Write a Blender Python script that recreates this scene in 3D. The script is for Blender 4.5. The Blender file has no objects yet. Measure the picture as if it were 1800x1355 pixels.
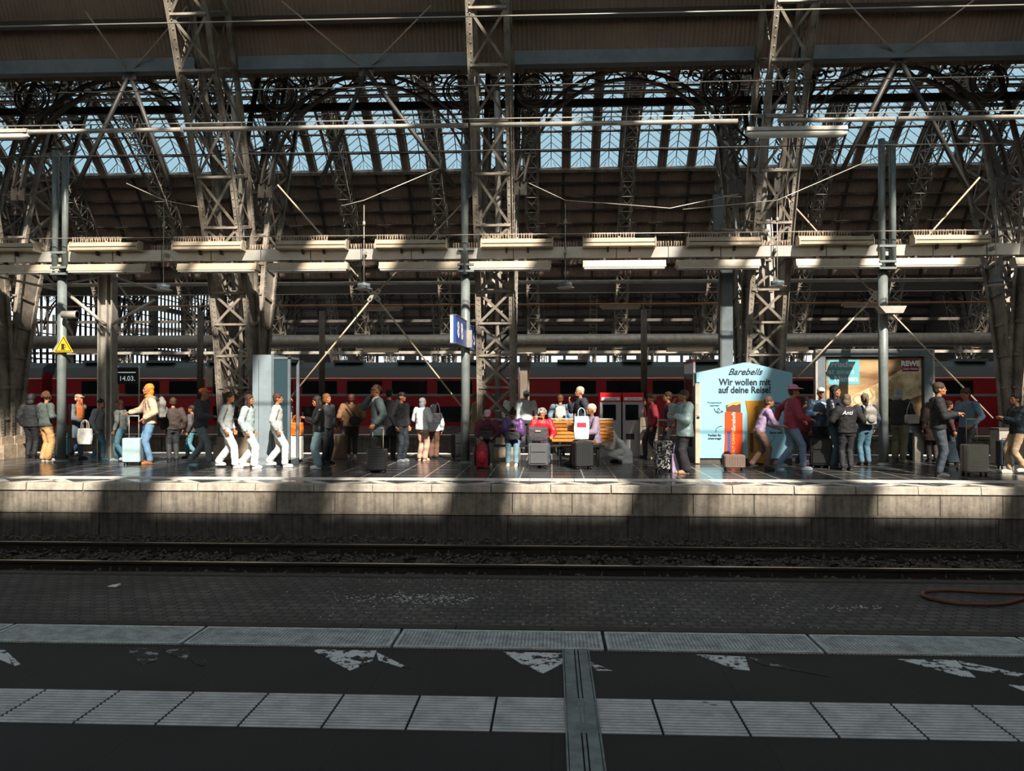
import bpy, math, random
from mathutils import Vector, Matrix, noise
sc = bpy.context.scene
C = sc.collection
PI = math.pi
R = math.radians
random.seed(7)

# ------------------------------------------------------------------ camera
FPX = 1480.0
YAW = math.atan(70.0/FPX)        # the camera looks slightly to the left of square-on
PITCH = math.atan(14.5/FPX)
CAMZ = 1.63
cam = bpy.data.cameras.new('camera')
cam.sensor_width = 36.0
cam.lens = FPX/1800*36.0
cam.clip_start = 0.1
cam.clip_end = 600
camo = bpy.data.objects.new('camera', cam)
C.objects.link(camo)
camo.location = (0, 0, CAMZ)
camo.rotation_euler = (PI/2+PITCH, 0, YAW)
sc.camera = camo
_Rm = camo.rotation_euler.to_matrix()

# ------------------------------------------------------------------ sky, sun, exposure
w = bpy.data.worlds.new('sky')
sc.world = w
w.use_nodes = True
nt = w.node_tree
nt.nodes.clear()
wo = nt.nodes.new('ShaderNodeOutputWorld')
bg = nt.nodes.new('ShaderNodeBackground')
tc = nt.nodes.new('ShaderNodeTexCoord')
sx = nt.nodes.new('ShaderNodeSeparateXYZ')
cr = nt.nodes.new('ShaderNodeValToRGB')
cr.color_ramp.elements[0].position = 0.0
cr.color_ramp.elements[0].color = (0.80, 0.82, 0.84, 1)
cr.color_ramp.elements[1].position = 0.62
cr.color_ramp.elements[1].color = (0.56, 0.66, 0.74, 1)
e = cr.color_ramp.elements.new(0.22)
e.color = (0.46, 0.74, 0.88, 1)
nt.links.new(tc.outputs['Generated'], sx.inputs[0])
nt.links.new(sx.outputs['Z'], cr.inputs[0])
nt.links.new(cr.outputs[0], bg.inputs[0])
nt.links.new(bg.outputs[0], wo.inputs[0])
bg.inputs[1].default_value = 2.15

sun = bpy.data.lights.new('sun', 'SUN')
sun.energy = 10.5
sun.angle = R(0.6)
sun.color = (1.0, 0.90, 0.77)
suno = bpy.data.objects.new('sun', sun)
C.objects.link(suno)
SUND = Vector((-0.30, 0.75, -0.66)).normalized()
suno.rotation_euler = SUND.to_track_quat('-Z', 'Y').to_euler()

sc.view_settings.view_transform = 'Standard'
sc.view_settings.look = 'None'
sc.view_settings.gamma = 1.0
sc.view_settings.use_curve_mapping = False
sc.view_settings.exposure = 0.0
sc.cycles.max_bounces = 6
sc.cycles.diffuse_bounces = 4
sc.cycles.glossy_bounces = 2
sc.cycles.transparent_max_bounces = 12
sc.cycles.caustics_reflective = False
sc.cycles.caustics_refractive = False
sc.cycles.sample_clamp_indirect = 6.0
sc.cycles.use_denoising = True

# ------------------------------------------------------------------ helpers
def ray(px, py):
    return _Rm @ Vector(((px-900)/FPX, (677.5-py)/FPX, -1.0))
def at(px, py, Y):
    d = ray(px, py)
    t = Y/d.y
    return Vector((d.x*t, Y, CAMZ+d.z*t))
def gz(px, py, z=0.0):
    d = ray(px, py)
    t = (z-CAMZ)/d.z
    return Vector((d.x*t, d.y*t, z))

def lin(h):
    h = h.lstrip('#')
    o = []
    for i in (0, 2, 4):
        v = int(h[i:i+2], 16)/255
        o.append(v/12.92 if v < 0.04045 else ((v+0.055)/1.055)**2.4)
    return tuple(o)

def new_mat(name):
    m = bpy.data.materials.new(name)
    m.use_nodes = True
    return m, m.node_tree, m.node_tree.nodes['Principled BSDF']

def mat(name, col, rough=0.6, metal=0.0, var=0.0, vs=3.0, bump=0.0, bs=40.0, emit=0.0, dirt=None, spec=0.5):
    if isinstance(col, str): col = lin(col)
    m, t, b = new_mat(name)
    b.inputs['Base Color'].default_value = (*col, 1)
    b.inputs['Roughness'].default_value = rough
    b.inputs['Metallic'].default_value = metal
    b.inputs['Specular IOR Level'].default_value = spec
    if emit:
        b.inputs['Emission Color'].default_value = (*col, 1)
        b.inputs['Emission Strength'].default_value = emit
    if var or dirt:
        co = t.nodes.new('ShaderNodeTexCoord')
        n = t.nodes.new('ShaderNodeTexNoise')
        n.inputs['Scale'].default_value = vs
        n.inputs['Detail'].default_value = 5
        n.inputs['Roughness'].default_value = 0.65
        t.links.new(co.outputs['Object'], n.inputs['Vector'])
        r = t.nodes.new('ShaderNodeValToRGB')
        lo = dirt if dirt else tuple(c*(1-var) for c in col)
        if isinstance(lo, str): lo = lin(lo)
        hi = tuple(min(1, c*(1+var)) for c in col)
        r.color_ramp.elements[0].position = 0.33
        r.color_ramp.elements[0].color = (*lo, 1)
        r.color_ramp.elements[1].position = 0.62
        r.color_ramp.elements[1].color = (*hi, 1)
        t.links.new(n.outputs['Fac'], r.inputs[0])
        t.links.new(r.outputs[0], b.inputs['Base Color'])
    if bump:
        co = t.nodes.new('ShaderNodeTexCoord')
        n = t.nodes.new('ShaderNodeTexNoise')
        n.inputs['Scale'].default_value = bs
        n.inputs['Detail'].default_value = 4
        t.links.new(co.outputs['Object'], n.inputs['Vector'])
        bp = t.nodes.new('ShaderNodeBump')
        bp.inputs['Strength'].default_value = bump
        bp.inputs['Distance'].default_value = 0.02
        t.links.new(n.outputs['Fac'], bp.inputs['Height'])
        t.links.new(bp.outputs[0], b.inputs['Normal'])
    return m

class MB:
    """collects simple solids and links them as one mesh object"""
    def __init__(s):
        s.v = []; s.f = []; s.sm = []
    def add(s, vs, fs, smooth=False):
        o = len(s.v)
        s.v.extend([tuple(v) for v in vs])
        s.f.extend([tuple(i+o for i in f) for f in fs])
        s.sm.extend([smooth]*len(fs))
        return s
    def box(s, a, b):
        x0, y0, z0 = a; x1, y1, z1 = b
        return s.add([(x0,y0,z0),(x1,y0,z0),(x1,y1,z0),(x0,y1,z0),(x0,y0,z1),(x1,y0,z1),(x1,y1,z1),(x0,y1,z1)],
                     [(0,3,2,1),(4,5,6,7),(0,1,5,4),(1,2,6,5),(2,3,7,6),(3,0,4,7)])
    def cbox(s, c, d):
        return s.box((c[0]-d[0]/2,c[1]-d[1]/2,c[2]-d[2]/2),(c[0]+d[0]/2,c[1]+d[1]/2,c[2]+d[2]/2))
    def bar(s, p, q, w_, h_, up=(0,0,1)):
        p = Vector(p); q = Vector(q); d = (q-p)
        if d.length < 1e-6: return s
        d.normalize()
        u = Vector(up)
        if abs(d.dot(u)) > 0.99: u = Vector((0,1,0)) if abs(d.y) < .9 else Vector((1,0,0))
        a = d.cross(u).normalized()*w_/2
        b = a.cross(d).normalized()*h_/2
        vs = [p-a-b,p+a-b,p+a+b,p-a+b,q-a-b,q+a-b,q+a+b,q-a+b]
        return s.add(vs, [(0,3,2,1),(4,5,6,7),(0,1,5,4),(1,2,6,5),(2,3,7,6),(3,0,4,7)])
    def tube(s, pts, r, n=8, caps=True, closed=False, smooth=True):
        pts = [Vector(p) for p in pts]
        m = len(pts)
        rr = r if isinstance(r, (list, tuple)) else [r]*m
        vs = []
        pu = None
        for i, p in enumerate(pts):
            if closed: d = pts[(i+1) % m]-pts[i-1]
            else: d = pts[min(i+1, m-1)]-pts[max(i-1, 0)]
            d.normalize()
            if pu is None:
                pu = Vector((0,0,1)) if abs(d.z) < .9 else Vector((0,1,0))
            a = d.cross(pu)
            if a.length < 1e-4: a = d.cross(Vector((1,0.3,0)))
            a.normalize()
            b = a.cross(d).normalized()
            pu = b
            for k in range(n):
                t = 2*PI*k/n
                vs.append(p+a*math.cos(t)*rr[i]+b*math.sin(t)*rr[i])
        fs = []
        for i in range(m if closed else m-1):
            j = (i+1) % m
            for k in range(n):
                l = (k+1) % n
                fs.append((i*n+k, j*n+k, j*n+l, i*n+l))
        s.add(vs, fs, smooth)
        if caps and not closed:
            o = len(s.v)-m*n
            s.f.append(tuple(o+k for k in range(n))); s.sm.append(False)
            s.f.append(tuple(o+(m-1)*n+k for k in reversed(range(n)))); s.sm.append(False)
        return s
    def lathe(s, prof, c=(0,0,0), n=20, axis='z', smooth=True):
        vs = []
        for r_, z in prof:
            for k in range(n):
                t = 2*PI*k/n
                x, y = r_*math.cos(t), r_*math.sin(t)
                if axis == 'z': p = (c[0]+x, c[1]+y, c[2]+z)
                elif axis == 'y': p = (c[0]+x, c[1]+z, c[2]+y)
                else: p = (c[0]+z, c[1]+x, c[2]+y)
                vs.append(p)
        fs = []
        for i in range(len(prof)-1):
            for k in range(n):
                l = (k+1) % n
                fs.append((i*n+k, i*n+l, (i+1)*n+l, (i+1)*n+k))
        fs.append(tuple(reversed(range(n))))
        fs.append(tuple((len(prof)-1)*n+k for k in range(n)))
        return s.add(vs, fs, smooth)
    def prism(s, poly, axis, a, b):
        """poly: 2-D outline; axis: 'x','y','z' = extrusion axis from a to b"""
        n = len(poly)
        def P(u, v, t):
            return (t,u,v) if axis == 'x' else ((u,t,v) if axis == 'y' else (u,v,t))
        vs = [P(u,v,a) for u,v in poly]+[P(u,v,b) for u,v in poly]
        fs = [tuple(range(n)), tuple(reversed(range(n,2*n)))]
        for i in range(n):
            j = (i+1) % n
            fs.append((i, i+n, j+n, j))
        return s.add(vs, fs)
    def ball(s, c, r, n=10, m=6):
        if not isinstance(r, (tuple, list)): r = (r,r,r)
        vs = []; fs = []
        for i in range(m+1):
            ph = PI*i/m
            for k in range(n):
                t = 2*PI*k/n
                vs.append((c[0]+r[0]*math.sin(ph)*math.cos(t), c[1]+r[1]*math.sin(ph)*math.sin(t), c[2]+r[2]*math.cos(ph)))
        for i in range(m):
            for k in range(n):
                l = (k+1) % n
                if i == 0: fs.append((k, (i+1)*n+k, (i+1)*n+l))
                elif i == m-1: fs.append((i*n+k, (i+1)*n+k, i*n+l))
                else: fs.append((i*n+k, (i+1)*n+k, (i+1)*n+l, i*n+l))
        return s.add(vs, fs, True)
    def mesh(s, name, m):
        me = bpy.data.meshes.new(name)
        me.from_pydata(s.v, [], s.f)
        me.polygons.foreach_set('use_smooth', s.sm)
        if isinstance(m, (list, tuple)):
            for x in m: me.materials.append(x)
        elif m: me.materials.append(m)
        me.update()
        return me
    def build(s, name, m, parent=None, loc=(0,0,0), rz=0.0):
        o = bpy.data.objects.new(name, s.mesh(name, m))
        C.objects.link(o)
        o.location = loc
        o.rotation_euler.z = rz
        if parent: o.parent = parent
        return o

def tag(o, label=None, cat=None, group=None, kind=None):
    if label: o['label'] = label
    if cat: o['category'] = cat
    if group: o['group'] = group
    if kind: o['kind'] = kind
    return o
def struct(name, mb, m, loc=(0,0,0), label=None):
    return tag(mb.build(name, m, None, loc), label, None, None, 'structure')
def empty(name, loc=(0,0,0), rz=0.0, label=None, cat=None, group=None):
    o = bpy.data.objects.new(name, None)
    C.objects.link(o)
    o.location = loc
    o.rotation_euler = (0,0,rz)
    o.empty_display_size = .1
    return tag(o, label, cat, group)
def copy_tree(o, parent=None):
    c = o.copy(); C.objects.link(c)
    if parent: c.parent = parent
    for ch in list(o.children): copy_tree(ch, c)
    return c
def place(proto, used, loc, label=None, rz=None):
    o = proto if not used else copy_tree(proto)
    o.location = loc
    if rz is not None: o.rotation_euler.z = rz
    if label: o['label'] = label
    return o
ORD = ['leftmost','second from the left','third from the left','fourth from the left','fifth from the left','sixth from the left','seventh from the left','eighth from the left','ninth from the left','tenth from the left','eleventh from the left','twelfth from the left','thirteenth from the left','fourteenth from the left']

def text(name, body, m, parent, loc, size, rot=(PI/2,0,0), shear=0.0, align='LEFT', bold=0.0, sx_=1.0, ext=0.002):
    cu = bpy.data.curves.new(name, 'FONT')
    cu.body = body; cu.size = size; cu.shear = shear; cu.align_x = align
    cu.offset = bold; cu.extrude = ext; cu.resolution_u = 3
    tmp = bpy.data.objects.new(name, cu)
    C.objects.link(tmp)
    dg = bpy.context.evaluated_depsgraph_get()
    me = bpy.data.meshes.new_from_object(tmp.evaluated_get(dg))
    bpy.data.objects.remove(tmp); bpy.data.curves.remove(cu)
    me.materials.clear(); me.materials.append(m)
    o = bpy.data.objects.new(name, me)
    C.objects.link(o)
    o.location = loc; o.rotation_euler = rot; o.scale = (sx_,1,1)
    if parent: o.parent = parent
    return o

# ------------------------------------------------------------------ materials
M = {}
M['steel'] = mat('painted_steel', '#8f877c', 0.4, 0.0, 0.2, 2.0, dirt='#585148')
M['steel_dark'] = mat('dark_steel', '#4a453f', 0.5, 0.0, 0.3, 2.5)
M['steel_blue'] = mat('bluish_steel', '#5c676d', 0.42, 0.0, 0.2, 2)
M['pole'] = mat('pole_paint', '#77807f', 0.38, 0.2, 0.2, 3)
M['galv'] = mat('galvanised', '#a9a49b', 0.38, 0.25, 0.2, 4)
M['cream'] = mat('cream_enamel', '#b5a68f', 0.4, 0, 0.12, 4)
M['lampglass'] = mat('lamp_diffuser', '#d9d6cc', 0.3)
M['wire'] = mat('wire_metal', '#b9b3a8', 0.35, 0.4)
M['darkwire'] = mat('dark_wire', '#3b3a38', 0.5)
M['orange'] = mat('copper_wire', '#b98250', 0.4, 0.3)
M['roof'] = mat('roof_sheet', '#67564b', 0.7, 0, 0.2, 0.8)
M['roofgrey'] = mat('far_roof_sheet', '#625d5a', 0.7, 0, 0.2, 0.8)
M['purlin'] = mat('purlin', '#423b36', 0.6)
M['concrete'] = mat('concrete', '#8f877b', 0.85, 0, 0.25, 2.2, 0.3, 30)
M['black'] = mat('black_plastic', '#121314', 0.4)
M['rubber'] = mat('rubber', '#0c0c0d', 0.6)
M['white'] = mat('white_paint', '#dcdcd8', 0.5)
M['stone'] = mat('base_stone', '#9a8a75', 0.8, 0, 0.3, 5, 0.4, 30)

def glass_mat(name, tint, refl=0.12, rough=0.02):
    m = bpy.data.materials.new(name); m.use_nodes = True
    t = m.node_tree; t.nodes.clear()
    o = t.nodes.new('ShaderNodeOutputMaterial')
    mx = t.nodes.new('ShaderNodeMixShader')
    tr = t.nodes.new('ShaderNodeBsdfTransparent'); tr.inputs[0].default_value = (*tint, 1)
    gl = t.nodes.new('ShaderNodeBsdfGlossy'); gl.inputs['Roughness'].default_value = rough
    mx.inputs[0].default_value = refl
    t.links.new(tr.outputs[0], mx.inputs[1]); t.links.new(gl.outputs[0], mx.inputs[2])
    t.links.new(mx.outputs[0], o.inputs[0])
    return m
M['skyglass'] = glass_mat('skylight_glass', (0.38,0.392,0.40), 0.03, 0.15)
M['glass'] = glass_mat('clear_glass', (0.75,0.82,0.84), 0.14)
M['darkglass'] = mat('dark_glass', '#10151a', 0.08)
def milky_mat():  # translucent sheet added on unseen roof parts to brighten the halls
    m = bpy.data.materials.new('milky_fill_sheet'); m.use_nodes = True
    t = m.node_tree; t.nodes.clear()
    o = t.nodes.new('ShaderNodeOutputMaterial'); mx = t.nodes.new('ShaderNodeMixShader')
    tr = t.nodes.new('ShaderNodeBsdfTranslucent'); tr.inputs[0].default_value = (.58,.56,.52,1)
    df = t.nodes.new('ShaderNodeBsdfDiffuse'); df.inputs[0].default_value = (.5,.48,.45,1)
    mx.inputs[0].default_value = .3
    t.links.new(tr.outputs[0], mx.inputs[1]); t.links.new(df.outputs[0], mx.inputs[2]); t.links.new(mx.outputs[0], o.inputs[0])
    return m
M['milky'] = milky_mat()
# ================================================================== LARGE STRUCTURE
XL, XR = -56.0, 46.0

# polished dark platform tiles, procedural joints
def tile_mat(name, c1, c2, joint, sx_, sy_, rough, jw=0.02, off=0.0, bump=0.3, rvar=0.0):
    m, t, b = new_mat(name)
    co = t.nodes.new('ShaderNodeTexCoord')
    mp = t.nodes.new('ShaderNodeMapping')
    t.links.new(co.outputs['Object'], mp.inputs[0])
    br = t.nodes.new('ShaderNodeTexBrick')
    br.offset = off; br.squash = 1
    br.inputs['Scale'].default_value = 1.0
    br.inputs['Brick Width'].default_value = sx_
    br.inputs['Row Height'].default_value = sy_
    br.inputs['Mortar Size'].default_value = jw
    br.inputs['Mortar Smooth'].default_value = 0.2
    br.inputs['Color1'].default_value = (*lin(c1), 1)
    br.inputs['Color2'].default_value = (*lin(c2), 1)
    br.inputs['Mortar'].default_value = (*lin(joint), 1)
    t.links.new(mp.outputs[0], br.inputs['Vector'])
    n = t.nodes.new('ShaderNodeTexNoise'); n.inputs['Scale'].default_value = 1.7; n.inputs['Detail'].default_value = 6
    t.links.new(co.outputs['Object'], n.inputs['Vector'])
    mx = t.nodes.new('ShaderNodeMix'); mx.data_type = 'RGBA'; mx.blend_type = 'MULTIPLY'
    mx.inputs['Factor'].default_value = 0.75
    rr = t.nodes.new('ShaderNodeValToRGB')
    rr.color_ramp.elements[0].position = 0.3; rr.color_ramp.elements[0].color = (0.55,0.55,0.55,1)
    rr.color_ramp.elements[1].position = 0.65; rr.color_ramp.elements[1].color = (1.15,1.15,1.15,1)
    t.links.new(n.outputs['Fac'], rr.inputs[0])
    t.links.new(br.outputs['Color'], mx.inputs['A']); t.links.new(rr.outputs[0], mx.inputs['B'])
    t.links.new(mx.outputs['Result'], b.inputs['Base Color'])
    if rvar:
        mr = t.nodes.new('ShaderNodeMapRange')
        mr.inputs['To Min'].default_value = rough-rvar; mr.inputs['To Max'].default_value = rough+rvar
        t.links.new(n.outputs['Fac'], mr.inputs['Value']); t.links.new(mr.outputs[0], b.inputs['Roughness'])
    else:
        b.inputs['Roughness'].default_value = rough
    bp = t.nodes.new('ShaderNodeBump'); bp.inputs['Strength'].default_value = bump; bp.inputs['Distance'].default_value = 0.01
    inv = t.nodes.new('ShaderNodeMath'); inv.operation = 'SUBTRACT'; inv.inputs[0].default_value = 1
    t.links.new(br.outputs['Fac'], inv.inputs[1]); t.links.new(inv.outputs[0], bp.inputs['Height'])
    t.links.new(bp.outputs[0], b.inputs['Normal'])
    return m

M['tile'] = tile_mat('platform_tile', '#37393b', '#2f3134', '#9b9790', 0.62, 0.62, 0.22, 0.016, 0, 0.2, 0.08)
M['asphalt'] = tile_mat('near_platform_slab', '#1d2022', '#1a1c1e', '#101112', 1.0, 1.35, 0.62, 0.006, 0, 0.3)
M['far_ground'] = mat('track_bed', '#3a3633', 0.9, 0, 0.3, 1.2)

# ground under everything
struct('floor', MB().box((XL,-30,-1.3),(XR,152,-1.12)), M['far_ground'])

# --- near platform (camera stands on it): dark slabs, worn white kerb strip, ribbed tactile strip
NE = 5.77
nb = MB().box((-20,-26,-0.95),(20,4.06,0))
nb.box((-20,4.54,-0.95),(20,NE-0.40,0)).box((-20,4.06,-0.95),(20,4.54,-0.02))
struct('near_platform', nb, M['asphalt'])
# studded kerb slabs
def stud_mat():
    m, t, b = new_mat('studded_kerb')
    co = t.nodes.new('ShaderNodeTexCoord')
    vo = t.nodes.new('ShaderNodeTexVoronoi'); vo.inputs['Scale'].default_value = 42; vo.inputs['Randomness'].default_value = 0.12
    t.links.new(co.outputs['Object'], vo.inputs['Vector'])
    r = t.nodes.new('ShaderNodeValToRGB')
    r.color_ramp.elements[0].position = 0.25; r.color_ramp.elements[0].color = (*lin('#c3cacc'), 1)
    r.color_ramp.elements[1].position = 0.62; r.color_ramp.elements[1].color = (*lin('#6a7275'), 1)
    t.links.new(vo.outputs['Distance'], r.inputs[0])
    n = t.nodes.new('ShaderNodeTexNoise'); n.inputs['Scale'].default_value = 9; n.inputs['Detail'].default_value = 8
    t.links.new(co.outputs['Object'], n.inputs['Vector'])
    r2 = t.nodes.new('ShaderNodeValToRGB')
    r2.color_ramp.elements[0].position = 0.32; r2.color_ramp.elements[0].color = (.45,.45,.45,1)
    r2.color_ramp.elements[1].position = 0.6; r2.color_ramp.elements[1].color = (1,1,1,1)
    t.links.new(n.outputs['Fac'], r2.inputs[0])
    mx = t.nodes.new('ShaderNodeMix'); mx.data_type = 'RGBA'; mx.blend_type = 'MULTIPLY'; mx.inputs['Factor'].default_value = 0.8
    t.links.new(r.outputs[0], mx.inputs['A']); t.links.new(r2.outputs[0], mx.inputs['B'])
    t.links.new(mx.outputs['Result'], b.inputs['Base Color'])
    bp = t.nodes.new('ShaderNodeBump'); bp.inputs['Strength'].default_value = 0.8; bp.inputs['Distance'].default_value = 0.004; bp.invert = True
    t.links.new(vo.outputs['Distance'], bp.inputs['Height']); t.links.new(bp.outputs[0], b.inputs['Normal'])
    b.inputs['Roughness'].default_value = 0.7
    return m
M['stud'] = stud_mat()
M['kerbrim'] = mat('kerb_rim', '#aab2b4', 0.7, 0, 0.25, 12)
kx = [gz(p, 1125).x for p in (332, 690, 1050, 1424, 1790)]
step = (kx[4]-kx[0])/4
joints = [kx[0]+step*i for i in range(-6, 11)]
for i in range(len(joints)-1):
    a, b_ = joints[i]+0.012, joints[i+1]-0.012
    mb = MB().prism([(a,NE-.395),(b_,NE-.395),(b_,NE-.01),(b_-.02,NE),(a+.02,NE),(a,NE-.01)], 'z', -0.2, 0.006)
    o = struct('kerb_slab', mb, M['stud'])
    rm = MB()
    rm.box((a,NE-.397,0.006),(b_,NE-.375,0.012)).box((a,NE-.022,0.006),(b_,NE,0.012)).box((a,NE-.375,.006),(a+.02,NE-.022,.012)).box((b_-.02,NE-.375,.006),(b_,NE-.022,.012))
    rm.build('raised_rim', M['kerbrim'], o)
struct('near_platform_wall', MB().box((-20,NE-.3,-1.1),(20,NE-.06,-0.19)), M['concrete'])
# ribbed tactile slabs (real ribs)
M['tactile'] = mat('tactile_white', '#a0a5a7', 0.75, 0, 0.22, 7, 0.2, 90)
M['groove'] = mat('tactile_groove', '#3f4244', 0.85)
tx = gz(727,1250).x
for i in range(-14, 15):
    a = tx+0.414*i+.003; b_ = a+.408
    if b_ < -4.6 or a > 4.6: continue
    o = struct('tactile_slab', MB().box((a,4.065,-0.02),(b_,4.535,0.0)), M['groove'])
    rb = MB()
    for k in range(13):
        y = 4.075+k*0.0358
        rb.prism([(y,0),(y+.006,.006),(y+.016,.006),(y+.022,0)], 'x', a+.004, b_-.004)
    rb.build('ribbing', M['tactile'], o)
# worn white warning arrows painted on the slabs
def worn_paint(name, col, base, thr, sc_=14):
    m, t, b = new_mat(name)
    co = t.nodes.new('ShaderNodeTexCoord')
    n = t.nodes.new('ShaderNodeTexNoise'); n.inputs['Scale'].default_value = sc_; n.inputs['Detail'].default_value = 9; n.inputs['Roughness'].default_value = 0.7
    t.links.new(co.outputs['Object'], n.inputs['Vector'])
    r = t.nodes.new('ShaderNodeValToRGB'); r.color_ramp.interpolation = 'CONSTANT'
    r.color_ramp.elements[0].position = 0.0; r.color_ramp.elements[0].color = (*lin(base), 1)
    r.color_ramp.elements[1].position = thr; r.color_ramp.elements[1].color = (*lin(col), 1)
    t.links.new(n.outputs['Fac'], r.inputs[0]); t.links.new(r.outputs[0], b.inputs['Base Color'])
    b.inputs['Roughness'].default_value = 0.6
    return m
M['paint'] = worn_paint('worn_white_paint', '#c2c8ca', '#1b1e20', 0.47, 11)
M['paint_faint'] = worn_paint('very_worn_white_paint', '#8b9192', '#1b1e20', 0.56, 13)
arrows = [([(-40,1142),(8,1142),(22,1168)],0),([(8,1143),(10,1143),(36,1167),(26,1170)],0),
 ([(220,1138),(280,1140),(276,1160),(250,1168)],1),([(285,1140),(335,1140),(330,1160),(300,1150)],1),([(335,1158),(362,1160),(360,1170),(345,1168)],1),
 ([(547,1141),(662,1143),(655,1160),(640,1168),(615,1178)],0),([(662,1146),(722,1175),(705,1172),(665,1160)],0),
 ([(884,1145),(1000,1148),(990,1165),(955,1183),(925,1172)],0),([(1020,1155),(1030,1160),(1076,1178),(1050,1178),(1022,1168)],0),
 ([(1224,1150),(1310,1154),(1318,1178),(1290,1175)],0),([(1315,1154),(1460,1190),(1440,1186),(1340,1168)],1),
 ([(1578,1158),(1680,1160),(1715,1190),(1690,1188)],0),([(1684,1161),(1800,1184),(1790,1188),(1700,1175)],0),
 ([(1232,1231),(1272,1242),(1240,1240)],0),([(1772,1203),(1830,1208),(1800,1214)],0)]
mbs = [MB(), MB()]
for poly, k in arrows:
    P = [gz(px, py, 0.003) for px, py in poly]
    P = [p for p in P]
    n_ = len(P)
    mbs[k].add([(p.x,min(p.y,NE-.405),0.0) for p in P]+[(p.x,min(p.y,NE-.405),0.003) for p in P],
               [tuple(range(n_)), tuple(reversed(range(n_,2*n_)))]+[(i,(i+1)%n_,(i+1)%n_+n_,i+n_) for i in range(n_)])
tag(mbs[0].build('painted_arrow_marks', M['paint']), kind='structure')
tag(mbs[1].build('faded_arrow_marks', M['paint_faint']), kind='structure')
# steel expansion channel crossing the platform towards the track
ca = gz(1012,1147); 
cx = ca.x
ch = MB()
ch.box((cx-.072,-3,-.02),(cx-.012,NE-.40,.011)).box((cx-.004,-3,-.02),(cx+.01,NE-.40,.013)).box((cx+.018,-3,-.02),(cx+.072,NE-.40,.011)).box((cx-.085,-3,-.02),(cx-.076,NE-.40,.013)).box((cx+.076,-3,-.02),(cx+.085,NE-.40,.013))
tag(ch.build('trim_1', mat('channel_metal','#6f7c80',0.45,0.3,0.35,6)), kind='structure')

# --- paved strip between the tracks
def paver_mat():
    m, t, b = new_mat('interlocking_pavers')
    co = t.nodes.new('ShaderNodeTexCoord')
    sp = t.nodes.new('ShaderNodeSeparateXYZ'); t.links.new(co.outputs['Object'], sp.inputs[0])
    # zig-zag edges: shift x by a triangle wave of y
    pp = t.nodes.new('ShaderNodeMath'); pp.operation = 'PINGPONG'; pp.inputs[1].default_value = 0.0375
    t.links.new(sp.outputs['Y'], pp.inputs[0])
    sb = t.nodes.new('ShaderNodeMath'); sb.operation = 'ADD'
    t.links.new(sp.outputs['X'], sb.inputs[0]); t.links.new(pp.outputs[0], sb.inputs[1])
    cb = t.nodes.new('ShaderNodeCombineXYZ')
    t.links.new(sb.outputs[0], cb.inputs['X']); t.links.new(sp.outputs['Y'], cb.inputs['Y'])
    br = t.nodes.new('ShaderNodeTexBrick'); br.offset = 0.5
    br.inputs['Scale'].default_value = 1
    br.inputs['Brick Width'].default_value = 0.165
    br.inputs['Row Height'].default_value = 0.15
    br.inputs['Mortar Size'].default_value = 0.012
    br.inputs['Color1'].default_value = (*lin('#565150'), 1)
    br.inputs['Color2'].default_value = (*lin('#3a3b3e'), 1)
    br.inputs['Mortar'].default_value = (*lin('#080808'), 1)
    t.links.new(cb.outputs[0], br.inputs['Vector'])
    n = t.nodes.new('ShaderNodeTexNoise'); n.inputs['Scale'].default_value = 0.9; n.inputs['Detail'].default_value = 7
    t.links.new(co.outputs['Object'], n.inputs['Vector'])
    r = t.nodes.new('ShaderNodeValToRGB')
    r.color_ramp.elements[0].position = 0.35; r.color_ramp.elements[0].color = (.6,.6,.6,1)
    r.color_ramp.elements[1].position = 0.65; r.color_ramp.elements[1].color = (1.3,1.3,1.3,1)
    t.links.new(n.outputs['Fac'], r.inputs[0])
    mx = t.nodes.new('ShaderNodeMix'); mx.data_type = 'RGBA'; mx.blend_type = 'MULTIPLY'; mx.inputs['Factor'].default_value = 1
    t.links.new(br.outputs['Color'], mx.inputs['A']); t.links.new(r.outputs[0], mx.inputs['B'])
    t.links.new(mx.outputs['Result'], b.inputs['Base Color'])
    b.inputs['Roughness'].default_value = 0.7
    bp = t.nodes.new('ShaderNodeBump'); bp.inputs['Strength'].default_value = 0.6; bp.inputs['Distance'].default_value = 0.012; bp.invert = True
    t.links.new(br.outputs['Fac'], bp.inputs['Height']); t.links.new(bp.outputs[0], b.inputs['Normal'])
    return m
ZP = -0.82     # paving level
ZR = -0.85     # rail top
struct('paving', MB().box((-16,8.85,-1.12),(16,11.15,ZP)), paver_mat())
kb = MB()
for i in range(-16, 16):
    kb.box((i+.005,8.70,-1.12),(i+.995,8.85,ZP+.02)).box((i+.005,11.15,-1.12),(i+.995,11.33,ZP+.01))
struct('kerb_stones', kb, mat('kerb_stone','#33302e',0.8,0,0.3,5,0.3,30))
# white droppings and crumbs scattered on the pavers
fk = MB()
def fleck(x, y, z, s):
    a = random.random()*6.28
    n_ = random.choice((4,5,6))
    vs = [(x+s*math.cos(a+6.28*k/n_)*random.uniform(.5,1.2), y+s*math.sin(a+6.28*k/n_)*random.uniform(.5,1.2), z) for k in range(n_)]
    top = [(v[0],v[1],z+.004) for v in vs]
    fk.add(vs+top, [tuple(range(n_,2*n_))]+[(k,(k+1)%n_,(k+1)%n_+n_,k+n_) for k in range(n_)])
cen = gz(735,1052,ZP)
for i in range(190): fleck(cen.x+random.gauss(0,.42), cen.y+random.gauss(0,.13), ZP, random.uniform(.006,.021))
for i in range(420): fleck(random.uniform(-2.8,2.8), random.uniform(8.95,11.1), ZP, random.uniform(.004,.014))
c2 = gz(1485,1068,ZP)
for i in range(40): fleck(c2.x+random.gauss(0,.22), c2.y+random.gauss(0,.07), ZP, random.uniform(.005,.018))
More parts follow.
